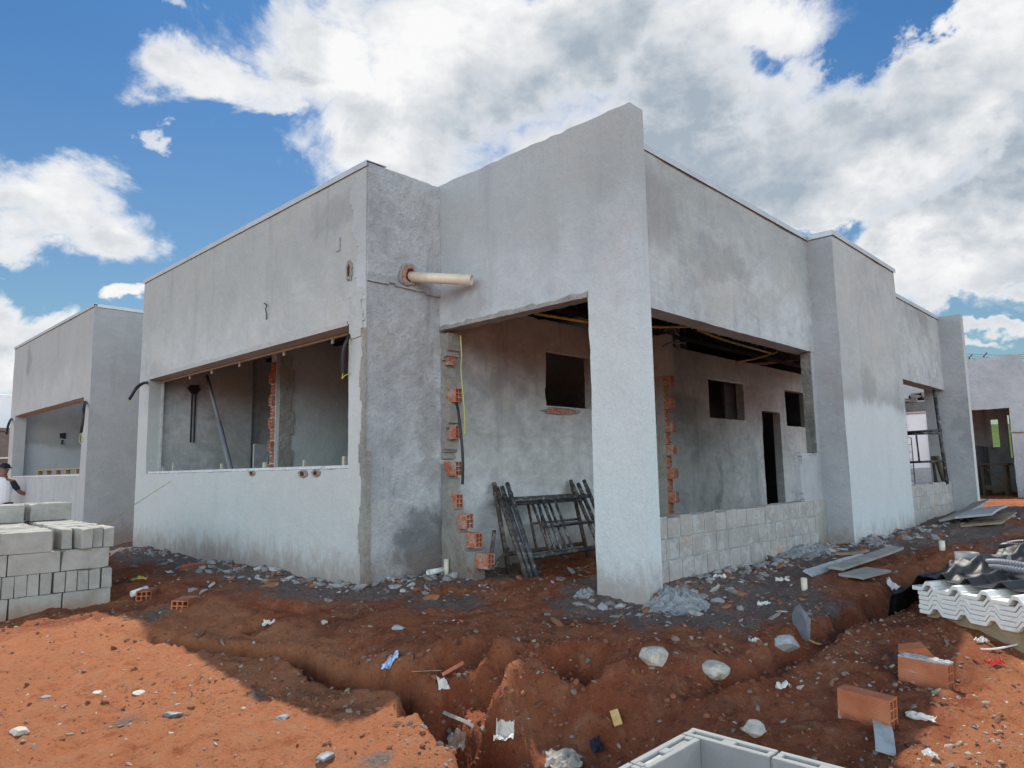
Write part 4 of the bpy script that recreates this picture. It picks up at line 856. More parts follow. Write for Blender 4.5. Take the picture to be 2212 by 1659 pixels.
# local frame: x to his right, y forward, z up
B_ = [((0, 0, .93), (.135, .10)), ((0, -.005, 1.10), (.125, .09)), ((0, -.01, 1.28), (.15, .10)), ((0, 0, 1.40), (.10, .07)), ((0, .02, 1.48), .05), ((0, .04, 1.55), .07), ((0, .045, 1.63), (.08, .095)),
      ((-.09, 0, .88), .085), ((-.10, .02, .50), .06), ((-.10, -.01, .09), .04), ((-.10, .14, .04), .032), ((.09, 0, .88), .085), ((.11, .0, .50), .06), ((.11, -.03, .09), .04), ((.11, .12, .04), .032),
      ((-.18, 0, 1.37), .055), ((-.25, .02, 1.12), .044), ((-.22, .16, .92), .034), ((-.20, .24, .87), (.022, .036)),
      ((.18, .01, 1.37), .055), ((.27, .10, 1.14), .044), ((.40, .27, 1.06), .034), ((.47, .33, 1.05), (.036, .02))]
Ed = [(0, 1), (1, 2), (2, 3), (3, 4), (4, 5), (5, 6), (0, 7), (7, 8), (8, 9), (9, 10), (0, 11), (11, 12), (12, 13), (13, 14), (3, 15), (15, 16), (16, 17), (17, 18), (3, 19), (19, 20), (20, 21), (21, 22)]
body = skin_mesh('body', B_, Ed, M['skin'], PS)
def fingers(base, d, side, nrm, par):
    base, d, side, nrm = map(Vector, (base, d, side, nrm))
    for k, (o, l) in enumerate(((-.027, .066), (-.009, .078), (.009, .073), (.027, .058))):
        a = base+side*o; skin_mesh('finger', [(a, .009), (a+d*l*.5-nrm*.004, .0085), (a+d*l-nrm*.022, .007)], [(0, 1), (1, 2)], M['skin'], par, 1)
    a = base-side*.032-d*.04; skin_mesh('finger', [(a, .011), (a-side*.025+d*.025, .010), (a-side*.035+d*.055, .008)], [(0, 1), (1, 2)], M['skin'], par, 1)
fingers((.505, .355, 1.05), (.8, .6, 0), (-.6, .8, 0), (0, 0, 1), PS); fingers((-.195, .26, .84), (.1, .45, -.88), (.98, 0, .1), (0, .88, .45), PS)
skin_mesh('shirt', [((0, 0, .84), (.19, .15)), ((0, -.005, 1.08), (.185, .145)), ((0, -.01, 1.28), (.21, .15)), ((0, 0, 1.40), (.15, .11)), ((0, .012, 1.46), .064)], [(0, 1), (1, 2), (2, 3), (3, 4)], M['shirt'], PS)
skin_mesh('sleeve', [((-.15, 0, 1.385), .07), ((-.215, .01, 1.24), .064), ((-.245, .02, 1.15), .058)], [(0, 1), (1, 2)], M['navy'], PS)
skin_mesh('sleeve', [((.15, .005, 1.385), .07), ((.225, .055, 1.25), .064), ((.265, .10, 1.16), .058)], [(0, 1), (1, 2)], M['navy'], PS)
skin_mesh('trousers', [((0, 0, .92), (.142, .108)), ((-.09, 0, .86), .095), ((-.10, .02, .50), .075), ((-.10, -.01, .10), .062), ((.09, 0, .86), .095), ((.11, .0, .50), .075), ((.11, -.03, .10), .062)], [(0, 1), (1, 2), (2, 3), (0, 4), (4, 5), (5, 6)], M['navy'], PS)
mb = MB()
for k in range(7):
    a = k/6*math.pi/2
    pass
rings = []; 
for k in range(7):
    ph = k/6*math.pi/2; rings.append([((.098*math.cos(ph))*math.cos(2*math.pi*j/20), .045+(.115*math.cos(ph))*math.sin(2*math.pi*j/20), 1.635+.095*math.sin(ph)) for j in range(20)])
mb.add([v for r_ in rings for v in r_], [(i*20+j, i*20+(j+1) % 20, (i+1)*20+(j+1) % 20, (i+1)*20+j) for i in range(6) for j in range(20)])
mb.prism([(-.08, .12, 1.635), (-.06, .21, 1.62), (0, .245, 1.615), (.06, .21, 1.62), (.08, .12, 1.635)], (0, 0, .008)); cp = mb.build('cap', M['navy'], PS, smooth=False, local=True)
mb = MB()
for s in (-1, 1): mb.tube([(s*.033, .128, 1.60), (s*.033, .137, 1.60)], .010, 8)
mb.build('eyes', M['dark'], PS, local=True); mb = MB(); mb.add([(-.014, .125, 1.56), (.014, .125, 1.56), (0, .128, 1.60), (0, .152, 1.565)], [(0, 1, 3), (1, 2, 3), (2, 0, 3)]); mb.build('nose', M['skin'], PS, local=True)
mb = MB(); mb.box((-.022, .118, 1.524), (.022, .124, 1.53)); mb.build('mouth', M['redrag'], PS, local=True)
for s in (-1, 1): skin_mesh('ear', [((s*.08, .03, 1.57), .012), ((s*.088, .022, 1.60), .016)], [(0, 1)], M['skin'], PS, 1)
def letter(ch, loc, size, rot, par):
    c = bpy.data.curves.new('shirt_print', 'FONT'); c.body = ch; c.size = size; c.extrude = .001; o = bpy.data.objects.new('shirt_print', c); COL.objects.link(o); o.parent = par; o.location = loc; o.rotation_euler = rot; c.materials.append(M['print']); me = bpy.data.meshes.new_from_object(o); bpy.data.objects.remove(o); o = bpy.data.objects.new('shirt_print', me); COL.objects.link(o); o.parent = par; o.location = loc; o.rotation_euler = rot
letter('O', (-.05, -.175, 1.26), .10, (R(90), R(90), 0), PS); letter('NI', (-.05, -.17, 1.13), .10, (R(90), R(90), 0), PS)

# ------------------------------------------------------------------ stack of concrete blocks
bmb = MB(); bmb.box((-.195, -.044, -.091), (.195, .044, .091)); 
def block_mesh(seed):
    r = random.Random(seed); me = bpy.data.meshes.new('concrete_block'); bm = bmesh.new(); bmesh.ops.create_cube(bm, size=1)
    for v in bm.verts: v.co = Vector((v.co.x*.392, v.co.y*.088, v.co.z*.184))+Vector([r.uniform(-.002, .002) for _ in range(3)])
    bmesh.ops.subdivide_edges(bm, edges=[e for e in bm.edges if abs((e.verts[0].co-e.verts[1].co).x) > .2], cuts=5)
    bmesh.ops.bevel(bm, geom=[e for e in bm.edges if len(e.link_faces) == 2 and e.calc_face_angle() > .8], offset=.0045, segments=1, affect='EDGES')
    for q in range(r.choice((1, 2, 3))):
        c = Vector((r.choice((-.196, .196)), r.choice((-.044, .044)), r.choice((-.092, .092)))); rr = r.uniform(.018, .045)
        for v in bm.verts:
            d = (v.co-c).length
            if d < rr: v.co -= c.normalized()*(rr-d)*r.uniform(.35, .6); v.co.z -= math.copysign((rr-d)*.3, c.z)
    for v in bm.verts: v.co += Vector([r.uniform(-.0016, .0016) for _ in range(3)])
    bm.to_mesh(me); bm.free(); me.materials.append(M['cblock']); return me
bms = [block_mesh(s) for s in range(14)]
GRP = 'grey concrete blocks piled in the stack'
def block(x, y, z, rz, label, rx=0):
    o = bpy.data.objects.new('concrete_block', random.choice(bms)); COL.objects.link(o)
    o.location = (x, y, z); o.rotation_euler = (rx+random.uniform(-.006, .006), random.uniform(-.008, .008), rz+random.uniform(-.012, .012)); return tag(o, label, 'concrete block', GRP)
YF, XR, ZB, CH = 7.46, 2.315, -1.205, .187
ORD = ['first', 'second', 'third', 'fourth', 'fifth', 'sixth', 'seventh', 'eighth', 'ninth', 'tenth', 'eleventh', 'twelfth', 'thirteenth', 'fourteenth', 'fifteenth', 'sixteenth']
HID = 'grey concrete block packed inside the stack behind its front blocks'
def zc(c): return ZB+CH*(c+.5)
SK = lambda y: (y-YF)*.055      # the pile runs back very slightly askew
HC = [0]
def hidden(*a):
    HC[0] += 1; return block(*a, HID)
for c, nm, xo in ((0, 'bottom', 0), (2, 'third', .025)):
    for k in range(4):
        for d in range(23 if k == 0 else 3):
            x = XR-xo-.20-k*.402; y = YF+.046+d*.0925 + random.uniform(-.004, .006)
            if d: hidden(x+SK(y), y, zc(c), 0)
            else: block(x, y, zc(c), 0, f'grey block lengthwise in the {nm} course of the stack, {ORD[k]} from its right end')
for k in range(16):
    x = XR-.045-k*.094-(.008 if k else 0)-(.012 if k > 4 else 0)
    for d in range(5 if k < 3 else 1):
        y = YF+.198+d*.41+random.uniform(-.012, .006)-(.015 if k == 0 else 0)
        if d: hidden(x+SK(y), y, zc(1), R(90))
        else: block(x, y, zc(1), R(90), f'grey block set end-on in the second course of the stack, {ORD[k]} from the right')
lbl4 = ['at the right end', 'second from the right end', 'turned a little, third from the right end', 'set back in the shade, fourth from right']
for k, (dx, dy, rr) in enumerate(((.045, 0, 0), (.14, .02, .02), (.262, -.06, .10), (.37, .09, 0))):
    block(XR+.005-dx, YF+.198+dy, zc(3), R(90)+rr, f'grey block set end-on in the fourth course, {lbl4[k]}')
NR4 = ORD+['seventeenth', 'eighteenth', 'nineteenth', 'twentieth', 'twenty-first', 'twenty-second', 'twenty-third']
for d in range(22):
    for k in range(3):
        x = XR-.69-k*.40+(.012 if d % 2 else -.012); y = YF+.03+d*.094+random.uniform(-.008, .008)
        block(x+SK(y), y, zc(3)+random.uniform(-.004, .004), 0, (f'grey block lengthwise at the front of the fourth course, {ORD[k]} left of its end-on blocks' if d == 0 else f'long grey block in the fourth course, {NR4[d]} row from the front, {["right","middle","left"][k]} column'))
for d in range(18):
    y = YF+.46+d*.094; block(XR-.205+.008*(-1)**d+SK(y), y, zc(3)+random.uniform(-.004, .004), 0, f'long grey block behind the end-on blocks of the fourth course, {NR4[d]} row back')
for d in range(6): block(2.19+.012*d*(-1)**d, 9.17+d*.0935, zc(4)+.004, R(-1), f'grey block in the loose top layer of the stack, right group, {ORD[d]} from the front')
for d in range(5): block(1.72+.012*d*(-1)**d, 9.05+d*.0945, zc(4)+.004, R(4), f'grey block in the loose top layer of the stack, left group, {ORD[d]} from the front', R(4) if d == 0 else 0)
# string from the big window to the stack
hose([atX(368, 1040, 3.735), atX(300, 1084, 3.2), atX(240, 1125, 2.6), atX(214, 1138, 2.2)], .004, 'wire', 'string', None)
tag(bpy.data.objects['string'], 'thin yellowish string running from the big window down to the block stack', 'string')

# ------------------------------------------------------------------ scaffold frames leaning in the porch
def scaffold(x0, yb, yt, W, Hh, label, mat, lean=0.0, mid=True):
    """frame in the plane from its foot line (yb) to its leaning top (yt)"""
    zb = gz(x0+.3, yb)+.0; t = thing('scaffold_frame', label, 'scaffold', (x0, yb, zb), 'scaffold frames on the site')
    top = Vector((0.45*(yt-yb), yt-yb, 0)); top.z = math.sqrt(max(.05, Hh*Hh-top.length_squared)); zz = top.normalized()
    P = lambda a, h: Vector((x0, yb, zb))+Vector((a, 0, 0))+zz*h
    for a in (0, W): bar(t, P(a, 0), P(a, Hh), .024, mat, 'leg')
    for a in (0, W): bar(t, P(a, Hh*.86), P(a, Hh*.89), .028, mat, 'collar')
    for h in (Hh*.20, Hh*.80): bar(t, P(0, h), P(W, h), .023, mat, 'rail')
    for a in (W*.36, W*.50): bar(t, P(a, Hh*.20), P(a, Hh*.80), .015, mat, 'brace')
    bar(t, P(W*.36, Hh*.5), P(W, Hh*.5), .013, mat, 'rail')
    return t
scaffold(5.23, 5.08, 5.44, 1.30, .98, 'rearmost scaffold frame standing almost upright against the porch wall', 'steel2')
scaffold(5.08, 4.70, 5.40, 1.28, 1.14, 'brown rusty scaffold frame leaning in the porch, second from the wall', 'steel2')
scaffold(5.11, 4.66, 5.35, 1.30, 1.14, 'mortar splashed scaffold frame leaning in the porch, third from the wall', 'steel')
scaffold(5.145, 4.62, 5.30, 1.32, 1.16, 'front scaffold frame leaning in the porch, nearest the open side', 'steel')
t = thing('steel_bar', 'short bent dark steel bar standing in the rubble by the stepped bricks', 'bar', (4.95, 4.9, -1))
a = atY(1060, 1210, 4.95); b = atY(1068, 1146, 5.0); bar(t, a, b, .02, 'steel2', 'rod'); bar(t, atY(1064, 1230, 4.8), atY(1098, 1185, 5.0), .016, 'steel2', 'rod')

# ------------------------------------------------------------------ loose hollow bricks
def loose(name, px, py, rz, label, tilt=(0, 0), size=(.24, .09, .14), nh=(2, 3), z=None, lay=0, grp='loose hollow clay bricks', broken=False, p=None):
    L, w, h = size; mb = MB(); hollow_brick(mb, L, w, h, nh[0], nh[1], dep=L*.46)
    o = mb.build(name, M['clay'], None, bevel=.0)
    for v in o.data.vertices: v.co.x -= L/2; v.co.z += h/2
    if broken:
        bm = bmesh.new(); bm.from_mesh(o.data); bmesh.ops.bisect_plane(bm, geom=bm.verts[:]+bm.edges[:]+bm.faces[:], plane_co=(L*.18, 0, h*.5), plane_no=(1, .25, .5), clear_outer=True); bm.to_mesh(o.data); bm.free()
    q = p or on_ground(px, py); o.location = q-Vector((0, 0, .012)); o.rotation_euler = (tilt[0], tilt[1], rz)
    return tag(o, label, 'brick', grp)
b = atz(1876, 1558, -1.2); gb = on_ground(1876, 1560)
loose('clay_brick', 1874, 1556, R(-95), 'clean orange clay brick standing on edge at the lower right, grooved face forward', (0, R(2)))
BM = loose('clay_brick', 2000, 1478, R(-94), 'clay brick with grey mortar on top, standing just behind the clean orange one', (R(-4), R(1)))
loose('clay_brick', 2008, 1440, R(-78), 'broken clay brick with a round bite in its side, behind the mortared brick', (R(10), R(-12)), broken=True)
mb = MB(); n = 14; r_ = random.Random(4)
for i in range(n):
    for j in range(4): 
        a, b_ = -.12+i*.24/n, -.045+j*.0225; mb.box((a, b_, .139), (a+.24/n+.002, b_+.0235, .146+r_.uniform(0, .007)), jit=.002)
mc = mb.build('mortar_crust', M['mort'], None, local=True); mc.parent = BM
loose('clay_brick', 428, 1226, R(200), 'broken orange clay brick lying at the foot of the big window wall', (R(90), 0), broken=False)
loose('clay_brick', 419, 1300, R(226), 'clay brick lying on its side alone in the shade left of centre', (R(88), 0))
loose('clay_brick', 337, 1281, R(232), 'flat lying clay brick beside the yellow rag near the block stack', (R(90), 0))
def rock(name, px, py, s, label, mat='stone', seed=0, cat='stone', sq=(1, 1, .75), p=None, sink=.3, grp=None, rz=None):
    me = bpy.data.meshes.new(name); bm = bmesh.new(); bmesh.ops.create_icosphere(bm, subdivisions=4, radius=1)
    r = random.Random(seed*7+1); pl = [(Vector((r.gauss(0, 1), r.gauss(0, 1), r.gauss(0, 1))).normalized(), r.uniform(.55, .9)) for _ in range(9)]
    for v in bm.verts:
        d = v.co.normalized(); k = min([1]+[h/max(1e-3, d.dot(n)) for n, h in pl if d.dot(n) > .05])
        k *= 1+.10*float(fbm3(d.x*3+seed, d.y*3, d.z*3, 4, seed)); v.co = Vector((d.x*sq[0], d.y*sq[1], d.z*sq[2]))*k*s
    bm.to_mesh(me); bm.free(); me.materials.append(M[mat])
    o = bpy.data.objects.new(name, me); COL.objects.link(o); q = p or on_ground(px, py); o.location = q+Vector((0, 0, s*sq[2]*(.75-sink))); o.rotation_euler = (0, 0, r.uniform(0, 6) if rz is None else rz)
    return tag(o, label, cat, grp)
rock('stone', 1413, 1432, .085, 'pale stone with a rusty patch lying on the gully rim, left of the other', seed=2)
rock('stone', 1543, 1455, .085, 'pale white stone lying on the gully rim, right of the rusty one', seed=3)
rock('stone', 1628, 1586, .058, 'brown and white stone half buried behind the concrete block box', seed=4, sink=.45)
rock('mortar_lump', 1700, 1408, .09, 'grey crumbled mortar lump in the right hand gully', 'mort', 5, 'mortar lump', (1.2, 1, .55))
rock('mortar_slab', 1735, 1375, .11, 'dark tilted slab of dried cement in the right hand gully', 'pad', 6, 'cement slab', (.35, 1, 1.0), sink=.1)
rock('stone', 700, 1347, .028, 'small pale stone at the edge of the trench under the house, alone', seed=7)
for k, (px, py, s, mt) in enumerate([(40, 1585, .05, 'stone'), (705, 1645, .045, 'pad'), (372, 1545, .045, 'pad'), (212, 1497, .03, 'stone'), (300, 1497, .035, 'stone'), (95, 1508, .03, 'pad'), (610, 1553, .035, 'pad'), (860, 1360, .05, 'board')]):
    rock('stone', px, py, s, ['brown clod with a flat top on the sunlit ground at the far left', 'dark stone on sunlit ground near the bottom edge', 'dark grey stone in the gravel patch on sunlit ground', 'pale flat chip on sunlit ground, left of the pale middle chip', 'pale flat stone on sunlit ground near the gravel patch', 'small grey stone on the sunlit ground near the left edge', 'dark stone near the shadow edge on the sunlit ground', 'small grey slab on the bank below the house corner'][k], mt, 20+k, 'stone', (1.25, .9, .4))
# mortar heap at the foot of the pillar
def heap(name, px, py, rx, ry, h, label, mat, seed, cat, p=None):
    q = p or on_ground(px, py); n = 56; vs = []; fs = []
    g = np.linspace(-1, 1, n); A, Bb = np.meshgrid(g, g, indexing='ij'); rr = np.hypot(A, Bb)
    X, Yv = q.x+A*rx, q.y+Bb*ry
    nz = fbm3(A*3+seed, Bb*3, 0*A, 5, seed, .62); hh = h*np.clip(1.02-rr+nz*.55, 0, 1)**.9*(1+.75*fbm3(A*9, Bb*9, 0*A+seed, 4, seed+5))
    Z = ground_z(X, Yv)+np.where(hh > .0, hh, -.03)
    I = np.arange(n*n).reshape(n, n)
    o = mesh_np(name, np.stack([X, Yv, Z], -1).reshape(-1, 3), np.stack([I[:-1, :-1], I[1:, :-1], I[1:, 1:], I[:-1, 1:]], -1).reshape(-1, 4), M[mat], smooth=False)
    return tag(o, label, cat)
heap('mortar_heap', 1465, 1306, .24, .24, .07, 'crumbly pale grey mortar heap at the foot of the corner pillar', 'heap', 3, 'mortar heap')
heap('mortar_heap', 1262, 1284, .10, .08, .035, 'little pale mortar heap at the left foot of the corner pillar', 'heap', 4, 'mortar heap')
heap('mortar_heap', 1740, 1190, .55, .22, .06, 'long low grey mortar spill along the base of the right facade', 'heap', 5, 'mortar heap')

# ------------------------------------------------------------------ boards and planks
def board(name, pa, pb, wv, th, label, mat, za=0, zb=0, cat='board', grp=None):
    """flat board from ground pixel pa to pb, with width vector given by a third pixel"""
    a, b, c = on_ground(*pa)+Vector((0, 0, .02+za)), on_ground(*pb)+Vector((0, 0, .02+zb)), on_ground(*wv)+Vector((0, 0, .02+za))
    e = c-a; e -= (b-a)*((e.dot(b-a))/(b-a).length_squared); d = b-a; nrm = d.cross(e).normalized()
    if nrm.z < 0: nrm = -nrm
    mb = MB(); n = 7; r = random.Random(len(label))
    for k in range(n):
        f0, f1 = k/n, (k+1)/n; s0, s1 = [.012*math.sin(f*3.1+len(label)) for f in (f0, f1)]
        mb.prism([a+d*f0+nrm*s0, a+d*f1+nrm*s1, a+d*f1+e+nrm*s1, a+d*f0+e+nrm*s0], nrm*th)
    o = mb.build(name, M[mat]); bm = bmesh.new(); bm.from_mesh(o.data); bmesh.ops.remove_doubles(bm, verts=bm.verts, dist=.0005); bm.to_mesh(o.data); bm.free()
    return tag(o, label, cat, grp)
G2 = 'boards lying on the ground'
board('board', (1756, 1250), (1880, 1215), (1760, 1232), .015, 'grey flat board lowest in the small pile before the block wall', 'board', 0, 0, grp=G2)
board('board', (1790, 1243), (1925, 1196), (1820, 1250), .022, 'long pale plank lying across the small board pile before the block wall', 'wood', .03, .05, grp=G2)
board('board', (1812, 1252), (1865, 1265), (1862, 1235), .018, 'short square board at the front of the small board pile', 'wood', .02, .01, grp=G2)
board('board', (1795, 1201), (1868, 1199), (1797, 1204), .02, 'thin batten lying alone on the ground against the block wall', 'wood2', grp=G2)
board('board', (2030, 1135), (2105, 1103), (2050, 1138), .03, 'long plank leaning on the board pile at the right end of the house', 'wood', .02, .08, grp=G2)
board('board', (2065, 1132), (2110, 1112), (2150, 1122), .025, 'wide grey board in the pile at the right end of the house', 'board', .04, .05, grp=G2)
board('board', (2075, 1140), (2120, 1120), (2170, 1130), .02, 'lower dark board under the pile at the right end of the house', 'wood2', .0, .0, grp=G2)
board('tile_offcut', (1885, 1573), (1892, 1632), (1925, 1576), .010, 'grey rectangular tile offcut lying below the clean orange brick', 'board', cat='tile', grp=None)
board('white_strip', (2118, 1407), (2200, 1404), (2119, 1409), .008, 'thin white strip lying at the shadow edge on the right', 'white', cat='strip')
board('wood_stake', (1320, 1554), (1328, 1583), (1336, 1552), .02, 'yellow splintered wood chip on the brown mound', 'ywood', .02, .0, cat='wood chip')
board('wood_stake', (893, 1482), (955, 1480), (893, 1486), .02, 'short dark wood stick lying in the trench behind the clay shard', 'wood2', .05, .05, cat='stick')
board('clay_shard', (955, 1480), (996, 1462), (960, 1490), .012, 'red clay shard lying in the trench beside the dark stick', 'tileclay', .04, .06, cat='clay shard')
board('wood_stake', (958, 1565), (1018, 1610), (960, 1569), .02, 'broken pale stick lying down in the trench bottom', 'wood', .03, .03, cat='stick')
board('wood_stake', (1742, 1400), (1776, 1413), (1742, 1403), .014, 'yellow stick lying beside the grey mortar lump', 'ywood', .03, .03, cat='stick')

# ------------------------------------------------------------------ white foam roof sheets under black film
ang = R(66); eu = Vector((math.cos(ang), math.sin(ang), 0)); en = Vector((math.sin(ang), -math.cos(ang), 0))   # eu to the left along the sheet ends, en away along their length
s0 = atz(1992, 1326, -.985)
PITCH_S, NR, TH, LEN = .185, 9, .026, 2.2
def sheet_prof(off):
    o = []; 
    for k in range(NR):
        x = k*PITCH_S; o += [(x, 0), (x+.070, 0), (x+.100, .040), (x+.130, .040), (x+.160, 0)]
    return [(a+off, b) for a, b in o]
for k in range(6):
    off = random.uniform(-.012, .012)+(.0 if k < 5 else -.03); z = s0.z+.004+k*(TH+.003); pr = sheet_prof(off); mb = MB(); j = random.uniform(-.008, .008)
    P = lambda a, h, l: s0-eu*(a-.02)+en*l+Vector((0, 0, z-s0.z+h-.012*a))
    n = len(pr)
    vs = [P(a, h, j) for a, h in pr]+[P(a, h+TH, j) for a, h in pr]+[P(a, h, LEN) for a, h in pr]+[P(a, h+TH, LEN) for a, h in pr]; fs = []
    for i in range(n-1): fs += [(i, i+1, n+i+1, n+i), (2*n+i, 3*n+i, 3*n+i+1, 2*n+i+1), (n+i, n+i+1, 3*n+i+1, 3*n+i), (i, 2*n+i, 2*n+i+1, i+1)]
    fs += [(0, n, 3*n, 2*n), (n-1, 3*n-1, 4*n-1, 2*n-1)]
    mb.add(vs, fs)
    tag(mb.build('roof_sheet', M['eps'], bevel=.0025), f'white corrugated foam roof sheet, {["bottom", "second from the bottom", "third from the bottom", "fourth from the bottom", "fifth from the bottom", "topmost"][k]} of the stack at right', 'roof sheet', 'white roof sheets stacked at right')
mb = MB()
mb.box((.0, .05, -.13), (1.7, .14, .028), jit=.004, M=Matrix.Translation(s0) @ Matrix(((-eu.x, en.x, 0, 0), (-eu.y, en.y, 0, 0), (0, 0, 1, 0), (0, 0, 0, 1))))
tag(mb.build('timber_bearer', M['wood2']), 'dark timber bearer under the white roof sheets', 'timber')
# film: crumpled sheet over the top and hanging over the left side
n1, n2 = 190, 170; aa = np.linspace(-.42, 1.62, n1); ll = np.linspace(.03, 2.3, n2); A, L = np.meshgrid(aa, ll, indexing='ij')
edge = .05+.10*fbm3(A*3, 0*A, 0*A, 3, 7)+.13*np.clip(A-.25, 0, 2); Lw = L+np.where(L < .6, edge*(1-(L-.03)/.57).clip(0, 1), 0)
ph = np.abs(((A % PITCH_S)/PITCH_S)-.6); zz = .214+np.clip(.05-ph*.22, 0, .043)-.012*A
def tri(q): q = q-np.floor(q); return np.abs(q*2-1)
wq = fbm3(A*2.2, L*2.2, 0*A, 3, 61)*.55
def folds(a, k, amp, s, sharp=2.2): 
    w = fbm3(A*1.6+s, L*1.6, 0*A, 2, s)*.9+wq
    gate = np.clip(fbm3(A*2.1+s*3, L*2.1, 0*A, 2, s+9)*2.4+.45, 0, 1)
    return amp*gate*tri((A*math.cos(a)+L*math.sin(a))*k+w)**sharp
cr = folds(1.2, 2.6, .060, 21)+folds(1.75, 4.2, .045, 24)+folds(.7, 5.5, .028, 27)+folds(2.2, 8.5, .016, 31)-.012+.07*np.clip(fbm3(A*1.3, L*1.3, 0*A, 2, 29), -.2, 1)
zz = zz+np.clip(cr, -.002, .3)*np.clip((L-.03)/.15, .30, 1)+.006
zz = zz + .11*np.clip((L-.35)/.8, 0, 1)+.05*np.exp(-((A-.15)/.22)**2-((L-.5)/.25)**2)
hang = np.clip((-A-.02)/.40, 0, 1); gxx = s0.x-eu.x*(A-.02)+en.x*Lw; gyy = s0.y-eu.y*(A-.02)+en.y*Lw
zw = s0.z+zz; dn = ground_z(gxx, gyy)+.015+np.clip(cr, 0, .05)
pull = hang**.9; zw = zw*(1-pull)+dn*pull; gxx = gxx-eu.x*0; 
sh = .20*np.sin(np.pi*hang)
gxx = gxx-eu.x*sh*0+0; zw = np.maximum(zw, ground_z(gxx, gyy)+.012)
I3 = np.arange(n1*n2).reshape(n1, n2)
fl = mesh_np('plastic_film', np.stack([gxx, gyy, zw], -1).reshape(-1, 3), np.stack([I3[:-1, :-1], I3[1:, :-1], I3[1:, 1:], I3[:-1, 1:]], -1).reshape(-1, 4), M['tarp'], smooth=True)
so_ = fl.modifiers.new('thickness', 'SOLIDIFY'); so_.thickness = .002
tag(fl, 'crumpled black plastic film covering the white roof sheets', 'plastic film')
# grey ribbed drain hose coiled on top
def coil(c, r0_, r, turns, a0, mat, label, nm='ribbed_hose'):
    pts = []; N = int(80*turns)
    for i in range(N):
        a = i/N*2*math.pi*turns+a0; rr = r0_+.02*math.sin(i*.05)+.015*(i/N); pts.append(c+Vector((math.cos(a)*rr, math.sin(a)*rr, r*1.3*(i/N)*turns+.012*math.sin(a*3))))
    Q = []; rad = []
    for i in range(len(pts)-1):
        for k in range(5): Q.append(pts[i].lerp(pts[i+1], k/5)); rad.append(r if (len(Q) % 4) < 2 else r*.83)
    mb = MB(); mb.tube(Q, r, 10, rad=rad); return tag(mb.build(nm, M[mat], smooth=True), label, 'hose')
coil(atz(2236, 1226, s0.z+.285), .27, .024, 1.45, 2.2, 'pad', 'grey ribbed drain hose coiled on the black film')
coil(atz(2250, 1196, s0.z+.30), .24, .032, 1.5, 1.2, 'black', 'thick black hose coil behind the grey ribbed hose on the film', 'black_hose')
# grey pipe elbow lying behind the film's left end
eb = s0+eu*.10+en*.62; PE = thing('pipe_fitting', 'grey plastic pipe fitting with a slot standing at the left end of the film', 'pipe', (eb.x, eb.y, gz(eb.x, eb.y)))
a = eb+Vector((0, 0, .05)); mb = MB(); mb.hollow(a+Vector((0, 0, -.1)), a+Vector((0, 0, .30)), .075, .006, 24); mb.build('upright_pipe', M['pad'], PE, smooth=True)
mb = MB(); mb.hollow(a-eu*.03+en*.02+Vector((0, 0, .20)), a-eu*.20+en*.16+Vector((0, 0, .21)), .085, .006, 24); mb.build('side_pipe', M['pad'], PE, smooth=True)
mb = MB(); m_ = (a*-1).normalized(); m_.z = 0; m_.normalize(); sdv = Vector((-m_.y, m_.x, 0)); c0 = a+m_*.0765+Vector((0, 0, .03))
mb.prism([c0-sdv*.016, c0+sdv*.016, c0+sdv*.016+Vector((0, 0, .2)), c0+sdv*.010+Vector((0, 0, .22)), c0-sdv*.010+Vector((0, 0, .22)), c0-sdv*.016+Vector((0, 0, .2))], m_*.003); mb.build('slot', M['dark'], PE)

# ------------------------------------------------------------------ open box of concrete blocks in the foreground
zt0 = -1.15; cx, cy = 2.935, 1.728; W = .092
BX = thing('block_box', 'open box of grey concrete blocks rising from the trench at the bottom edge', 'block box', (cx, cy, -1.7))
def cored(par, x0, x1, y0, y1, z0, z1, along, n=2, filled=()):
    """hollow block: walls, cross webs, and slots open on top"""
    mb = MB(); t = .027
    L0, L1 = (x0, x1) if along == 'x' else (y0, y1); w0, w1 = (y0, y1) if along == 'x' else (x0, x1)
    def bx(a, b, c, d, za, zb_):
        if along == 'x': mb.box((a, c, za), (b, d, zb_), jit=.0012)
        else: mb.box((c, a, za), (d, b, zb_), jit=.0012)
    g = (L1-L0-t*(n+1)-.03*(n-1))/n
    bx(L0, L1, w0, w0+t, z0, z1); bx(L0, L1, w1-t, w1, z0, z1)
    a = L0; cuts = []
    for k in range(n+1):
        wd = t if k in (0, n) else t+.03
        bx(a, a+wd, w0+t, w1-t, z0, z1-.001); a += wd
        if k < n: cuts.append((a, a+g)); a += g
    for k, (a, b) in enumerate(cuts): bx(a, b, w0+t, w1-t, z0, z1-(.012 if k in filled else .18))
    return mb.build('concrete_block', M['cbox'], par, bevel=.003)
for r_ in range(3):
    z1 = zt0-r_*.195; z0 = z1-.187; o = .196 if r_ % 2 else 0
    y = cy-(W+.008 if r_ % 2 else 0)
    for k in range(4):
        a = y-.392; cored(BX, cx-W, cx, a, y, z0, z1, 'y', 2, (1,) if k == 2 else ()); y = a-.010
    x = cx-(0 if r_ % 2 else W+.008)
    for k in range(4):
        a = x-.392; cored(BX, a, x, cy-W, cy, z0, z1, 'x', 2, (1,) if k == 0 else (0, 1)); x = a-.010
mb = MB(); mb.box((cx-1.6, cy-W+.012, -1.74), (cx-.012, cy-.012, zt0-.014)); mb.box((cx-W+.012, cy-1.6, -1.74), (cx-.012, cy-W+.01, zt0-.014)); mb.build('mortar_joints', M['mort'], BX)

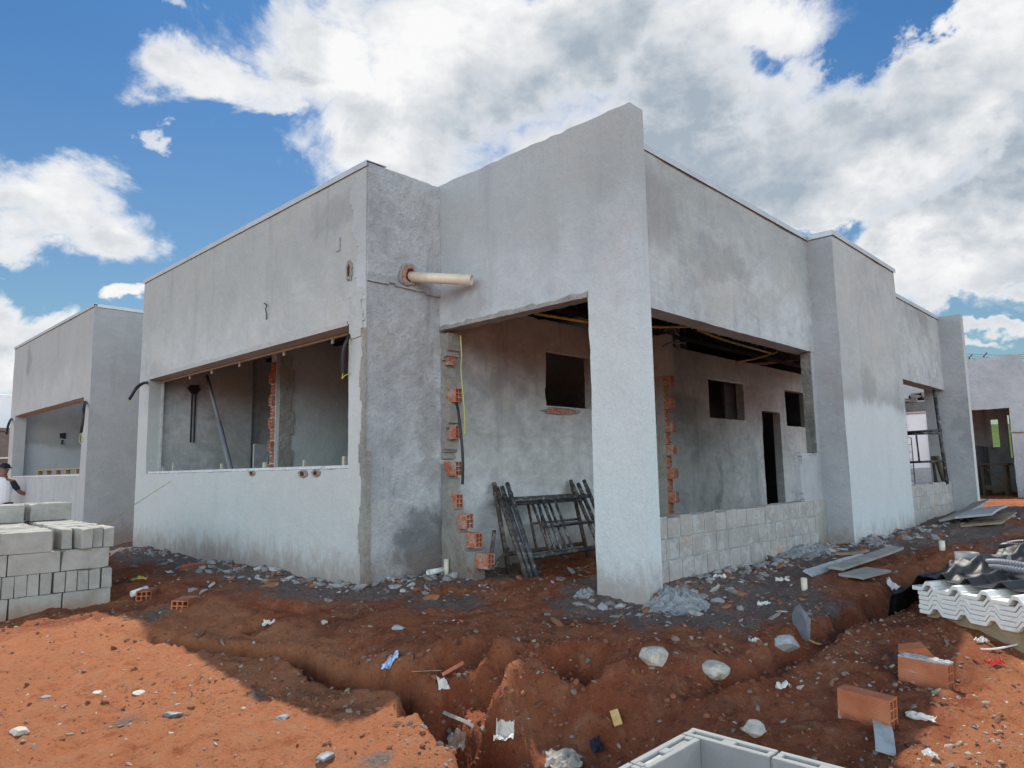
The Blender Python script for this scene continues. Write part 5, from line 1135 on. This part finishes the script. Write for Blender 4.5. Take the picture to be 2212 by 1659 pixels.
# ------------------------------------------------------------------ pipes and litter
def stub(px, py, h, r, label, mat='pvc', tilt=(0, 0), name='pipe_stub'):
    q = on_ground(px, py); mb = MB(); mb.hollow(q-Vector((0, 0, .05)), q+Vector((tilt[0], tilt[1], h)), r, r*.16, 18); return tag(mb.build(name, M[mat], smooth=True), label, 'pipe')
stub(1738, 1275, .085, .024, 'short cream pipe stub sticking out of the ground before the block wall')
stub(2036, 1188, .09, .026, 'cream pipe stub upright in the ground near the right end boards')
stub(964, 1243, .15, .026, 'cream pipe standing upright at the foot of the roughcast corner wall')
q = on_ground(925, 1246); q2 = on_ground(962, 1240); mb = MB(); mb.hollow(q+Vector((0, 0, .035)), q2+Vector((0, 0, .04)), .026, .004, 16); tag(mb.build('pipe_offcut', M['pvcw'], smooth=True), 'white pipe offcut lying beside the upright cream pipe', 'pipe')
q = on_ground(283, 1291); q2 = on_ground(318, 1280); mb = MB(); mb.hollow(q+Vector((0, 0, .03)), q2+Vector((0, 0, .04)), .03, .004, 16); tag(mb.build('pipe_offcut', M['pvcw'], smooth=True), 'white pipe offcut lying near the block stack by the yellow rag', 'pipe')
def scrap(px, py, sx, sy, label, mat='paper', seed=0, h=.03, cat='litter', name='paper_scrap', rz=0):
    q = on_ground(px, py); n = 13; r = random.Random(seed); g = np.linspace(-1, 1, n); A, Bb = np.meshgrid(g, g, indexing='ij')
    ca, sa = math.cos(rz), math.sin(rz); w = 1+.28*fbm3(A*1.5+seed, Bb*1.5, 0*A, 2, seed)
    u, v = A*sx*w, Bb*sy*(1+.3*fbm3(A*1.2, Bb*1.7+seed, 0*A, 2, seed+3)); X = q.x+u*ca-v*sa; Yv = q.y+u*sa+v*ca
    g0 = ground_z(X, Yv, False); gc = float(g0[n//2, n//2]); Z = np.clip(g0, gc-.02, gc+.05)+.012+h*np.abs(fbm3(A*1.6+seed*3, Bb*1.6, 0*A, 3, seed+7))*2
    I = np.arange(n*n).reshape(n, n); o = mesh_np(name, np.stack([X, Yv, Z], -1).reshape(-1, 3), np.stack([I[:-1, :-1], I[1:, :-1], I[1:, 1:], I[:-1, 1:]], -1).reshape(-1, 4), M[mat], smooth=False)
    m_ = o.modifiers.new('thickness', 'SOLIDIFY'); m_.thickness = .002
    return tag(o, label, cat)
LT_ = [(580, 1352, .045, .02, 'flat white paper lying at the trench edge below the house', 'paper', 'paper_scrap'), (843, 1440, .05, .035, 'crumpled blue and white bag hanging on the trench edge', 'blue', 'plastic_bag'),
      (1090, 1590, .05, .06, 'torn white plastic sheet in the dark trench bottom', 'paper', 'plastic_scrap'), (958, 1500, .035, .018, 'white paper corner beside the red clay shard', 'paper', 'paper_scrap'),
      (985, 1520, .02, .012, 'little white paper scrap on the mound below the clay shard', 'paper', 'paper_scrap'), (1215, 1650, .09, .06, 'torn beige cardboard at the bottom edge of the photo', 'wood', 'cardboard'),
      (1630, 1390, .03, .02, 'pale bag scrap on the red bank between the two stones and the gully', 'paper', 'paper_scrap'), (1690, 1258, .05, .02, 'white crumpled sack piece before the block wall', 'paper', 'sack_piece'),
      (1650, 1310, .05, .02, 'flat pale paper piece on dark soil right of the mortar heap', 'paper', 'paper_scrap'), (1990, 1560, .06, .02, 'dirty white rag behind the clean orange brick', 'paper', 'rag'),
      (2150, 1440, .05, .02, 'red plastic strip lying right of the bricks', 'redrag', 'plastic_scrap'), (1932, 1275, .05, .03, 'white foam scrap left of the black film', 'eps', 'foam_scrap'),
      (2120, 1390, .04, .02, 'white scrap between the bricks and the roof sheets', 'paper', 'paper_scrap'), (2010, 1640, .03, .02, 'pale paper right of the tile offcut', 'paper', 'paper_scrap'),
      (300, 1255, .07, .03, 'yellow rag lying near the block stack', 'yglove', 'rag'), (366, 1240, .03, .025, 'small white card beside the flat clay brick', 'paper', 'paper_scrap'),
      (1725, 1555, .03, .03, 'crumpled white scrap left of the clean orange brick', 'paper', 'paper_scrap'), (1290, 1620, .03, .03, 'dark blue plastic scrap low on the brown mound', 'navy', 'plastic_scrap'),
      (985, 1618, .05, .03, 'pale sack piece on the sunlit trench rim', 'stone', 'sack_piece'), (1690, 1490, .035, .018, 'white scrap on the slope above the clean orange brick', 'paper', 'paper_scrap'), (1500, 1500, .02, .012, 'tiny white paper below the two pale stones', 'paper', 'paper_scrap'),
      (1555, 1250, .05, .03, 'pale plaster flake against the foot of the block wall', 'paper', 'plaster_flake'), (1765, 1600, .045, .02, 'pale crumpled wrapper above the box edge', 'paper', 'paper_scrap')]
LT = [q for q in LT_ if not any(w in q[4] for w in ('tiny white', 'little white paper', 'above the box edge', 'left of the clean orange'))]
for k, (px, py, sx, sy, lb, mt, nm) in enumerate(LT): scrap(px, py, sx, sy, lb, mt, 40+k, .03 if mt != 'paper' else .022, nm.split('_')[0] if nm != 'rag' else 'rag', nm, rz=R(-46+20*math.sin(k*3)))

# ------------------------------------------------------------------ rubble nobody could count
def chips(name, label, n, gen, cols, smin, smax, flat, seed, ex=2.4):
    r = np.random.default_rng(seed); V = []; Fs = []; C = []
    pr = []
    for k in range(14):
        bm = bmesh.new(); bmesh.ops.create_icosphere(bm, subdivisions=1 if k % 3 else 1, radius=1)
        vs = np.array([v.co[:] for v in bm.verts]); vs *= r.uniform(.62, 1.15, (len(vs), 1)); vs *= np.array([1.25, .85, flat])*r.uniform(.75, 1.25, 3)
        fs = np.array([[v.index for v in f.verts] for f in bm.faces]); bm.free(); pr.append((vs, fs))
    P = gen(r, n); z = ground_z(P[:, 0], P[:, 1]); off = 0
    S = smin*(smax/smin)**(r.random(len(P))**ex)
    for i, (x, y) in enumerate(P):
        vs, fs = pr[r.integers(14)]; a = r.uniform(0, 6.28); tx, ty = r.normal(0, .35, 2); c, s = math.cos(a), math.sin(a)
        q = vs*S[i]; q = np.stack([q[:, 0], q[:, 1]*1-q[:, 2]*tx, q[:, 2]+q[:, 1]*tx+q[:, 0]*ty], -1)
        V.append(np.stack([x+q[:, 0]*c-q[:, 1]*s, y+q[:, 0]*s+q[:, 1]*c, z[i]+q[:, 2]+S[i]*flat*r.uniform(-.25, .35)], -1)); Fs.append(fs+off); off += len(vs)
        cc = np.array(cols[r.integers(len(cols))])*r.uniform(.75, 1.2); C.append(np.tile([*cc, 1], (len(vs), 1)))
    o = mesh_np(name, np.concatenate(V), np.concatenate(Fs), M['chip'], {'tint': ('FLOAT_COLOR', np.concatenate(C))}, smooth=False)
    return tag(o, label, 'rubble', None, 'stuff')
def gen_house(r, n):
    o = []
    while len(o) < n:
        x, y = r.uniform(2.6, 13.5, 6000), r.uniform(1.2, 11.3, 6000); h = house_dist(x, y); w = np.exp(-h/.24)*np.clip(dust_at(x, y)+.1, 0, 1)*(h > .015)
        w = w*np.clip(6.5/np.hypot(x, y), .12, 1)*(.4+1.2*np.clip(fbm3(x*1.7, y*1.7, 0*x, 3, 9)+.3, 0, 1))
        k = r.random(6000) < w; o += list(zip(x[k], y[k]))
    return np.array(o[:n])
def gen_all(r, n):
    o = []
    while len(o) < n:
        rr = 1.9*(9/1.9)**r.random(6000); a = YAW+r.uniform(-.75, .75, 6000); x, y = rr*np.cos(a), rr*np.sin(a)
        w = (.25+np.clip(fbm3(x*1.4, y*1.4, 0*x, 4, 19)+.15, 0, 1)*1.6)*(house_dist(x, y) > .02)
        k = r.random(6000) < w; o += list(zip(x[k], y[k]))
    return np.array(o[:n])
def gen_porch(r, n): return np.stack([r.uniform(4.9, 8.2, n), r.uniform(3.4, 5.4, n)], -1)
chips('rubble', 'grey mortar and brick crumbs strewn along the foot of the house', 5600, gen_house, [(.29, .29, .29), (.25, .25, .25), (.36, .36, .355), (.21, .208, .205), (.29, .285, .28), (.28, .11, .06), (.44, .44, .43)], .006, .075, .45, 5, 3.2)
chips('pebbles', 'pebbles, clods and small chips scattered over the red soil', 19000, gen_all, [(.18, .07, .038), (.23, .10, .055), (.11, .045, .028), (.20, .08, .042), (.25, .11, .06), (.24, .215, .19), (.19, .17, .155), (.33, .27, .20), (.28, .10, .05), (.40, .36, .31)], .0024, .020, .55, 6)
chips('porch_rubble', 'broken mortar pieces on the porch floor', 160, gen_porch, [(.3, .29, .28), (.22, .2, .19), (.25, .12, .08)], .012, .06, .5, 8)
def gen_clods(r, n):
    o = []
    while len(o) < n:
        L = TP[r.integers(3)]; k = r.integers(len(L)-1); a, b = L[k], L[k+1]; f = r.random(); w = a[2]+.12
        q = a[0].lerp(b[0], f); o.append((q.x+r.normal(0, w), q.y+r.normal(0, w)))
    return np.array(o)
chips('clods', 'loose red earth clods fallen along the gully banks', 1500, gen_clods, [(.17, .06, .034), (.21, .08, .045), (.13, .048, .03), (.25, .10, .055), (.19, .16, .14)], .004, .026, .8, 9)
